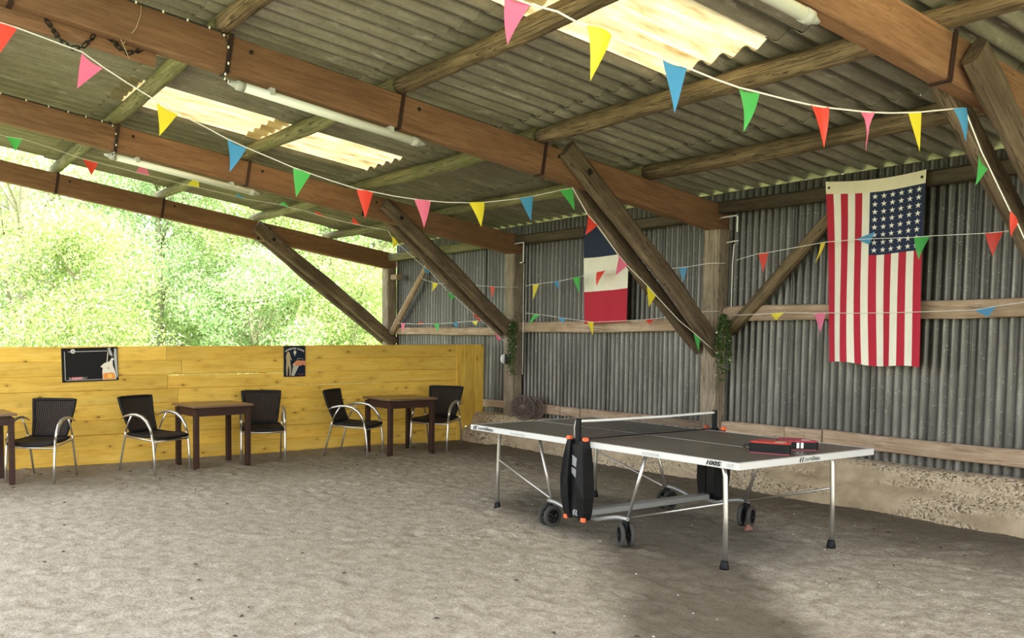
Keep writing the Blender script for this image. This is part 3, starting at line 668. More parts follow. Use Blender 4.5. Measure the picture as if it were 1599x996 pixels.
for sy in (-1, 1):   # wavy lower frame tube, cross beam and side housings
    b = MB(); pts = [(x, sy * .70, .150 + .055 * max(0, min(1, (abs(x) - .13) / .20)) ** .8) for x in np.linspace(-.42, .42, 23)]; b.tube(pts, .017, 10); tpart(b, 'frame_tube', M['steel'])
    prof = [(.145, .10), (.20, .118), (.32, .132), (.45, .132), (.58, .118), (.70, .100), (.752, .090)]
    yo = sy * .775; d = sy
    for s in (-1, 1):
        poly_o = [(s * w, z) for z, w in prof]; inn = [(s * .046, z) for z, w in prof][::-1]
        b = MB(); ring = poly_o + inn; n = len(ring); dep = .085
        vs = [(x, yo - .02 * d, z) for x, z in ring] + [(x * .93, yo + dep * d * (.55 + .45 * math.sin(math.pi * (z - .12) / .68)), z) for x, z in ring]
        fs = [tuple(range(n)), tuple(range(n, 2 * n))[::-1]] + [(i, n + i, n + (i + 1) % n, (i + 1) % n) for i in range(n)]
        b.add(vs, fs); tpart(b, 'housing_shell', M['black'])
        e = MB(); e.box((s * .085, yo + .03 * d, .766), (.036, .040, .030), ch=.005); tpart(e, 'latch', M['orange'], 'orange latch on top of the side housing')
        e = MB(); e.box((s * .090, yo + .045 * d, .150), (.038, .03, .034), ch=.005); tpart(e, 'corner_cap', M['orange'], 'orange cap at the foot of the side housing')
    b = MB(); b.box((0, yo + .015 * d, .44), (.10, .06, .58), ch=.01); pn = tpart(b, 'housing_panel', M['blackgloss'])
    if sy < 0:
        yy = yo + .0462 * d
        b = MB(); b.add([(-.034, yy, .64), (.038, yy, .60), (.038, yy, .535), (-.034, yy, .56)], [(0, 1, 2, 3)]); b.add([(-.04, yy, .545), (.038, yy, .515), (.038, yy, .47), (.0, yy, .465), (-.04, yy, .50)], [(0, 1, 2, 3, 4)])
        for q in (0, .026): b.add([(-.012 + q, yy, .172), (.004 + q, yy, .172), (-.004 + q, yy, .195), (.010 + q, yy, .218), (-.008 + q, yy, .218), (-.020 + q, yy, .195)], [(0, 1, 2, 3, 4, 5)])
        b.build('panel_print', M['greymark'], TTM, pn)
b = MB(); b.box((0, 0, .182), (.085, 1.42, .05), ch=.008); tpart(b, 'cross_beam', M['steel'])
# net, tape and posts
b = MB(); P = [[(0.004 * math.sin(y * 9), y, TH + .012 + (.140) * t - .006 * math.cos(y * 2) * t) for y in np.linspace(-.78, .80, 30)] for t in (0, .5, 1)]; b.grid(P); tpart(b, 'net', M['net'])
b = MB(); P = [(0.004 * math.sin(y * 9), y, TH + .150 - .006 * math.cos(y * 2)) for y in np.linspace(-.78, .80, 30)]; b.tube(P, .0105, 8); tpart(b, 'net_tape', M['white'])
b = MB(); P = [(0.004 * math.sin(y * 9), y, TH + .010) for y in np.linspace(-.76, .80, 24)]; b.tube(P, .004, 6); tpart(b, 'net_cord', M['black'])
for sy in (-1, 1):
    b = MB(); b.box((0, sy * .795, TH + .062), (.042, .030, .215), ch=.006); b.box((0.03, sy * .785, TH - .02), (.02, .03, .09)); np_ = tpart(b, 'net_post', M['black'])
    b = MB(); b.tube([(-.024, sy * .80, TH + .16), (-.030, sy * .81, TH + .10), (-.034, sy * .80, TH + .02)], .003, 6); b.build('net_string', M['cord'], TTM, np_)
# printed writing on the rails
def rail_text(s, x, size, mat, shear=.0, bold=0.0, sx=1.0, z=TH - .034):
    me = text_mesh(s, size, shear, bold); M2 = TTM @ T(x, -TW / 2 - .0098, z) @ Matrix.Rotation(R_(90), 4, 'X') @ Matrix.Diagonal((sx, 1, 1, 1)); return link('lettering', me, mat, M2, tt)
def end_text(s, y, size, mat, shear=0.0, bold=0.0, sx=1.0, z=TH - .034):
    me = text_mesh(s, size, shear, bold); M2 = TTM @ T(TL / 2 + .0018, y, z) @ RZ(R_(90)) @ Matrix.Rotation(R_(90), 4, 'X') @ Matrix.Diagonal((sx, 1, 1, 1)); return link('lettering', me, mat, M2, tt)
rail_text('cornilleau', -1.255, .042, M['black'], .1, .0006, 1.25); rail_text('OUTDOOR', -.83, .022, M['greymark'], .2, 0, 1.7)
rail_text('OUTDOOR', .594, .026, M['greymark'], .3, 0, 1.15); rail_text('100S', 1.125, .040, M['black'], .25, .0014, 1.45); rail_text('OUT', 1.285, .034, M['greymark'], .3, 0, .75)
end_text('cornilleau', -.070, .042, M['black'], .1, .0006, 1.05)
for kind, pos in (('a', -1.318), ('b', -.122)):
    lg = MB()
    for q in (0, .026): lg.add([(q, 0, 0), (q + .009, 0, 0), (q + .012, 0, .020), (q + .028, 0, .036), (q + .010, 0, .032), (q - .002, 0, .018)], [(0, 1, 2, 3, 4, 5)])
    lg.build('emblem', M['black'], TTM @ (T(pos, -TW / 2 - .0098, TH - .040) if kind == 'a' else T(TL / 2 + .0018, pos, TH - .040) @ RZ(R_(90))), tt)

# two bat cases lying on the table
def bat_case(label, P, ang, w, d, h, marks, strap):
    Mx = TTM @ T(P[0], P[1], TH) @ RZ(ang); o = thing('bat_case', label, 'bat case', Mx, 'red and black bat cases on the table')
    def outline(k, n=6):
        r = .03; pts = []
        for (cx, cy, a0) in ((w - r, r, -90), (w - r - .02, d - r, 0), (r + .03, d - r, 90), (r, r + .01, 180)):
            rr = r
            for q in range(n + 1):
                a = R_(a0 + 90 * q / n); pts.append((w / 2 + (cx + rr * math.cos(a) - w / 2) * k, d / 2 + (cy + rr * math.sin(a) - d / 2) * k))
        return pts
    b = MB(); b.prism(outline(1.0), .005, h - .008); b.build('case_body', M['black'], Mx, o)
    b = MB(); b.prism(outline(.985), 0, .005); b.build('bottom_face', M['pinkred'], Mx, o)
    b = MB(); pl = outline(.99); n = len(pl)
    vs = [(x, y, h - .008) for x, y in pl] + [(w / 2 + (x - w / 2) * .93, d / 2 + (y - d / 2) * .93, h) for x, y in pl]
    b.add(vs, [tuple(range(n, 2 * n))] + [(i, (i + 1) % n, n + (i + 1) % n, n + i) for i in range(n)]); tf = b.build('top_face', M['red'] if not marks else M['pinkred'], Mx, o)
    b = MB(); b.add([(w * .58, d * .12, h + .0006), (w * .80, d * .10, h + .0006), (w * .88, d * .45, h + .0006), (w * .70, d * .55, h + .0006), (w * .60, d * .32, h + .0006)], [(0, 1, 2, 3, 4)]); b.build('top_print', M['cream'], Mx, tf)
    if marks:
        b = MB()
        for q in (0, .028): b.box((w * .42 + q, -.0006, h * .52), (.018, .0012, .040), ch=0)
        b.build('side_print', M['white'], Mx, o)
    if strap:
        b = MB(); b.tube([(0.006, .05, h * .6), (-.03, .055, h * .62), (-.045, .06, h * .42), (-.02, .06, h * .25), (.006, .055, h * .3)], .004, 6); b.build('wrist_strap', M['black'], Mx, o)
bat_case('red topped black bat case with a wrist strap, nearer the table edge', (1.06, -.235), R_(24.5), .265, .21, .078, False, True)
bat_case('crimson and black bat case with two white side marks, behind the other', (1.10, .09), R_(52), .25, .22, .066, True, False)

# ------------------------------------------------------------------ cafe tables and chairs by the partition
def cafe_table(label, x, y, a, w, d, h=.735):
    Mx = T(x, y, 0) @ RZ(a); o = thing('cafe_table', label, 'table', Mx, 'dark wooden tables by the yellow partition')
    b = MB(); b.box((0, 0, h - .013), (w, d, .026), ch=.006); b.build('tabletop', M['tablewood'], Mx, o)
    e = MB()
    for s in (-1, 1):
        e.box((0, s * (d / 2 - .055), h - .075), (w - .13, .022, .098)); e.box((s * (w / 2 - .055), 0, h - .075), (.022, d - .13, .098))
    e.build('apron', M['darkwood'], Mx, o)
    for sx in (-1, 1):
        for sy in (-1, 1):
            l = MB(); l.box((sx * (w / 2 - .055), sy * (d / 2 - .055), (h - .026) / 2 - .008), (.058, .058, h - .042), ch=.005); l.build('leg', M['darkwood'], Mx, o)
    return o
cafe_table('dark wooden cafe table cut by the left edge of the photo', .985, 9.80, R_(5), .76, .60)
cafe_table('dark wooden cafe table between two chairs, nearest the chalkboard', 3.622, 9.882, R_(5), .765, .62)
cafe_table('dark wooden cafe table nearest the right end of the yellow partition', 6.155, 9.770, R_(1), .75, .66)

def chair(label):
    Mx = Matrix.Identity(4); o = thing('wicker_armchair', label, 'chair', Mx, 'wicker armchairs by the yellow partition')
    b = MB(); rows = []                               # seat, front edge rolled
    for i in range(7):
        t = i / 6; x = .26 - .47 * t; hw = .235 - .02 * t
        rows.append([(x, -hw + 2 * hw * j / 8, .445 - .012 * math.sin(math.pi * t) - .010 * math.sin(math.pi * j / 8) - (.022 if i == 0 else 0)) for j in range(9)])
    b.grid(rows); b.grid([[(p[0], p[1], p[2] - .026) for p in r][::-1] for r in rows]); b.build('seat', M['wicker'], Mx, o)
    r = MB(); ed = [rows[0][j] for j in range(9)] + [rows[i][8] for i in range(1, 7)] + [rows[6][j] for j in range(7, -1, -1)] + [rows[i][0] for i in range(5, 0, -1)]
    r.tube([(p[0], p[1], p[2] - .012) for p in ed], .018, 8, closed=True); r.build('seat_rim', M['rim'], Mx, o)
    def bk(t, u):
        hw = .185 + .055 * t; x = -.20 - .135 * t - .015 * math.sin(math.pi * t) - .030 * (1 - (2 * u - 1) ** 2) * (.4 + .6 * t); return (x, -hw + 2 * hw * u, .455 + .375 * t)
    b = MB(); b.grid([[bk(i / 7, j / 10) for j in range(11)] for i in range(8)]); b.grid([[(lambda p: (p[0] - .012, p[1], p[2]))(bk(i / 7, j / 10)) for j in range(10, -1, -1)] for i in range(8)]); b.build('backrest', M['wicker'], Mx, o)
    r = MB(); loop = [bk(0, j / 10) for j in range(11)] + [bk(i / 7, 1) for i in range(1, 8)] + [bk(1, j / 10) for j in range(9, -1, -1)] + [bk(i / 7, 0) for i in range(6, 0, -1)]
    r.tube([(p[0] - .006, p[1], p[2]) for p in loop], .019, 8, closed=True); r.build('backrest_rim', M['rim'], Mx, o)
    for s in (-1, 1):
        w = s * .262
        b = MB(); b.tube([(.275, w, 0), (.262, w, .2), (.245, w, .36), (.225, w, .46)], .0145, 10); b.build('leg', M['alu'], Mx, o)
        b = MB(); P = []; A = [(.225, .46), (.195, .53), (.145, .595), (.07, .64), (-.02, .658), (-.11, .655), (-.20, .636), (-.27, .605)]
        b.tube([(x, w, z) for x, z in A], [.0145, .017, .020, .020, .018, .016, .013, .009], 10); b.build('armrest', M['alu'], Mx, o)
        b = MB(); b.tube([(-.335, s * .245, 0), (-.28, s * .248, .22), (-.225, s * .250, .42), (-.215, s * .252, .46)], .012, 10); b.build('leg', M['alu'], Mx, o)
        b = MB(); b.tube([(-.215, s * .252, .46), (-.17, s * .256, .55), (-.105, w, .645)], .010, 8); b.build('arm_support', M['alu'], Mx, o)
        b = MB(); b.tube([(.247, w, .385), (-.232, s * .25, .405)], .009, 8); b.build('stretcher', M['alu'], Mx, o)
    for x, z in ((.247, .372), (-.232, .398)):
        b = MB(); b.tube([(x, -.258, z), (x, .258, z)], .010, 8); b.build('stretcher', M['alu'], Mx, o)
    return o
CH = [((1.655, 9.77), -125, 'black wicker armchair under the chalkboard, beside the cut-off table'),
      ((2.90, 9.77), -64.5, 'black wicker armchair left of the table nearest the chalkboard'),
      ((4.30, 9.985), -111, 'black wicker armchair right of the middle table, below the small poster'),
      ((5.52, 9.81), -53, 'black wicker armchair left of the far right cafe table'),
      ((6.80, 9.86), -147, 'black wicker armchair partly behind the far right cafe table')]
first = None
for (x, y), a, lab in CH:
    Mx = T(x, y, -.004) @ RZ(R_(a))
    if first is None:
        first = chair(lab); first.matrix_basis = Mx; WM[first] = Mx
    else: copy_tree(first, Mx, lab)

# ------------------------------------------------------------------ boards on the partition
def flat(name, poly, mat, y, parent, Mx):           # polygon in board space (u right, v up), facing -Y
    b = MB(); b.add([(u, y, v) for u, v in poly], [tuple(range(len(poly)))]); return b.build(name, mat, Mx, parent)
def ell(cx, cy, rx, ry, n=16, a0=0, a1=360): return [(cx + rx * math.cos(R_(a0 + (a1 - a0) * i / n)), cy + ry * math.sin(R_(a0 + (a1 - a0) * i / n))) for i in range(n)]
BY_ = FY - .027
Mx = T(2.355, BY_, 1.188) @ Matrix.Rotation(R_(-1.2), 4, 'Y')
cb = thing('chalkboard', 'black chalkboard sign with a jug of amber drink, on the yellow planks', 'sign', Mx)
W2, H2 = .325, .198
b = MB(); b.box((0, 0, 0), (W2 * 2, .012, H2 * 2), ch=.003); b.build('board', M['board'], Mx, cb)
b = MB(); f = -.0066
b.box((-W2 + .035, f, -.01), (.007, .001, .33)); b.box((-.0, f, .155), (.50, .001, .008)); b.box((-.05, f, -.178), (.46, .001, .006)); b.build('painted_frame', M['chalk'], Mx, cb)
e = flat('emblem', ell(-.195, .160, .026, .026), M['cream'], f - .0008, cb, Mx); flat('emblem_ring', ell(-.195, .160, .016, .016), M['greymark'], f - .0014, cb, Mx)
flat('spirit_tap', [(.285, .18), (.30, .185), (.312, .17), (.318, -.15), (.305, -.17), (.285, .0), (.278, .10)], M['chalk'], f - .0006, cb, Mx)
flat('tap_spout', [(.20, .18), (.215, .17), (.225, .11), (.26, .085), (.262, .12), (.235, .17), (.245, .19), (.225, .19)], M['chalk'], f - .0006, cb, Mx)
flat('pouring_stream', [(.205, .14), (.213, .14), (.197, .0), (.187, .0)], M['cream'], f - .0007, cb, Mx)
flat('jug', [(.115, -.03), (.16, .01), (.20, .022), (.225, .03), (.255, .075), (.285, .05), (.262, .04), (.262, -.02), (.285, -.08), (.295, -.13), (.298, -.185), (.140, -.185), (.136, -.10), (.142, -.045)], M['cream'], f - .0008, cb, Mx)
flat('amber_drink', [(.144, -.115), (.17, -.105), (.20, -.11), (.24, -.10), (.275, -.112), (.286, -.15), (.286, -.180), (.146, -.180)], M['amber'], f - .0014, cb, Mx)
flat('fruit_slice', ell(.225, -.145, .030, .026), M['amberlight'], f - .0019, cb, Mx)
flat('jug_mark', [(.198, -.055), (.208, -.03), (.222, -.052), (.212, -.064)], M['tan'], f - .0019, cb, Mx)
me = text_mesh('la magnanerie !', .034); link('lettering', me, M['cream'], Mx @ T(-.250, f - .001, -.165) @ Matrix.Rotation(R_(90), 4, 'X'), cb)
flat('red_underprint', [(-.225, -.174), (-.095, -.170), (-.095, -.140), (-.225, -.142)], M['pinkred'], f - .0004, cb, Mx)
Mx = T(5.008, BY_, 1.191)
ps = thing('poster', 'small dark blue poster of a woman and an orange car, on the yellow planks', 'poster', Mx)
b = MB(); b.box((0, 0, 0), (.315, .006, .405), ch=.0015); b.build('panel', M['poster'], Mx, ps)
f = -.0036
b = MB()
for i, chx in enumerate('AUTHENTIQUE LUMIERE'):
    pass
for i, chx in enumerate('AUTHENTIQUE LUMIERE'):
    if chx == ' ': continue
    a = R_(122 - 64 * i / 18); R0 = .235
    me = text_mesh(chx, .030, 0, .0006, 'CENTER'); link('lettering', me, M['cream'], Mx @ T(R0 * math.cos(a), f, -.075 + R0 * math.sin(a)) @ Matrix.Rotation(R_(90), 4, 'X') @ Matrix.Rotation(a - R_(90), 4, 'Z'), ps)
flat('lamp_head', ell(.003, .118, .020, .024), M['cream'], f, ps, Mx); flat('lamp_neck', [(-.010, .10), (.014, .10), (.006, .07), (-.002, .07)], M['beam'], f, ps, Mx)
flat('light_beam', [(-.02, -.055), (.062, -.06), (-.01, -.195), (-.05, -.185)], M['beam'], f - .0002, ps, Mx)
flat('car_body', [(-.03, -.045), (.01, .0), (.05, .012), (.155, .005), (.155, -.05), (.12, -.062), (.06, -.058), (-.02, -.055)], M['carorange'], f - .0005, ps, Mx)
b = MB(); b.tube([(.03, f - .001, .01), (.045, f - .001, .038), (.11, f - .001, .036), (.125, f - .001, .012)], .003, 5); b.build('windscreen', M['beam'], Mx, ps)
flat('car_light', ell(-.012, -.040, .012, .010, 10), M['cream'], f - .0009, ps, Mx); flat('car_wheel', ell(.115, -.06, .016, .018, 12), M['black'], f - .0009, ps, Mx)
flat('woman_figure', [(-.105, -.19), (-.118, -.19), (-.125, -.10), (-.12, 0), (-.128, .06), (-.115, .105), (-.098, .128), (-.08, .122), (-.068, .098), (-.062, .06), (-.04, .02), (-.045, .012), (-.068, .03), (-.062, -.02), (-.052, -.08), (-.058, -.19), (-.075, -.19), (-.078, -.10), (-.09, -.05), (-.10, -.10)], M['tan'], f - .0007, ps, Mx)
me = text_mesh('lumiere', .026); link('lettering', me, M['pinkred'], Mx @ T(.045, f, -.178) @ Matrix.Rotation(R_(90), 4, 'X'), ps)

# ------------------------------------------------------------------ cloth flags on the tin wall
def cloth_patch(name, mat, u0, u1, v0, v1, fn, parent, nu=6, nv=10, off=0.0):
    b = MB(); b.grid([[fn(u0 + (u1 - u0) * j / nu, v0 + (v1 - v0) * i / nv, off) for j in range(nu + 1)] for i in range(nv + 1)]); return b.build(name, mat, Matrix.Identity(4), parent)
us = thing('stars_and_stripes_flag', 'large stars and stripes flag hanging vertically on the tin wall', 'flag', (8.06, 4.78, 2.98)); 
def usf(u, v, off):   # u: 0 left(far) .. 1 right(near); v: 0 top .. 1 bottom
    yl, yr = 5.225 - .095 * v, 4.32 + .012 * v * 0
    y = yl + (yr - yl) * u; sag = .030 * math.sin(math.pi * u) * (1 - v) 
    z = 3.005 - .028 * u - 1.695 * v - sag + (.012 * math.sin(u * 9) * v)
    x = 8.010 + .016 * math.sin(u * 11 + v * 2.2) * (.25 + .75 * v) + .010 * math.sin(u * 23 + 1) * v + .012 * math.sin(v * 5 + u * 3)
    return (x - off, y, z)
LM = WM[us].inverted()
cloth_patch('heading', M['f_head'], 0, 1, 0, .068, usf, us, 16, 2)
for i in range(13):
    ca = M['f_red'] if i % 2 == 0 else M['f_white']; u0, u1 = i / 13, (i + 1) / 13
    v0 = .068 if i < 6 else .405
    cloth_patch('stripe', ca, u0, u1, v0, 1.0, usf, us, 3, 26)
cn = cloth_patch('canton', M['f_navy'], 6 / 13, 1, .068, .405, usf, us, 14, 12)
sb = MB()
for c in range(6):
    for r in range(8):
        uc, vc = 6 / 13 + (7 / 13) * (c + .62) / 6.25, .068 + .337 * (r + .62) / 8.25; vs = []
        for q in range(10):
            a = R_(90 + 36 * q); rr = .028 if q % 2 == 0 else .0105
            vs.append(usf(uc + rr * math.cos(a) / .90, vc - rr * math.sin(a) / 1.7, .0035))
        sb.add(vs + [usf(uc, vc, .0035)], [(q, (q + 1) % 10, 10) for q in range(10)])
so = sb.build('printed_stars', M['f_star'], Matrix.Identity(4), cn); so['kind'] = 'stuff'
for u in (.035, .965):
    b = MB(); p = usf(u, .034, .003); b.lathe([(0, .001), (.012, .001), (.012, 0)], 10, T(*p) @ Matrix.Rotation(R_(-90), 4, 'Y')); b.build('grommet', M['bolt'], Matrix.Identity(4), us)
fr = thing('tricolour_flag', 'navy, white and red tricolour flag hanging behind the knee brace', 'flag', (8.07, 8.08, 2.88))
def frf(u, v, off):
    yl, yr = 8.455 - .03 * v, 7.70; y = yl + (yr - yl) * u
    z = 2.895 + .02 * u - 1.205 * v - .02 * math.sin(math.pi * u) * (1 - v)
    return (8.055 + .014 * math.sin(u * 9 + v * 1.5) * (.3 + .7 * v) + .009 * math.sin(u * 21) * v - off, y, z)
for n, (v0, v1, c) in enumerate(((0, .31, 'f_navy'), (.31, .665, 'f_white'), (.665, 1, 'f_red'))): cloth_patch('band', M[c], 0, 1, v0, v1, frf, fr, 18, 10)

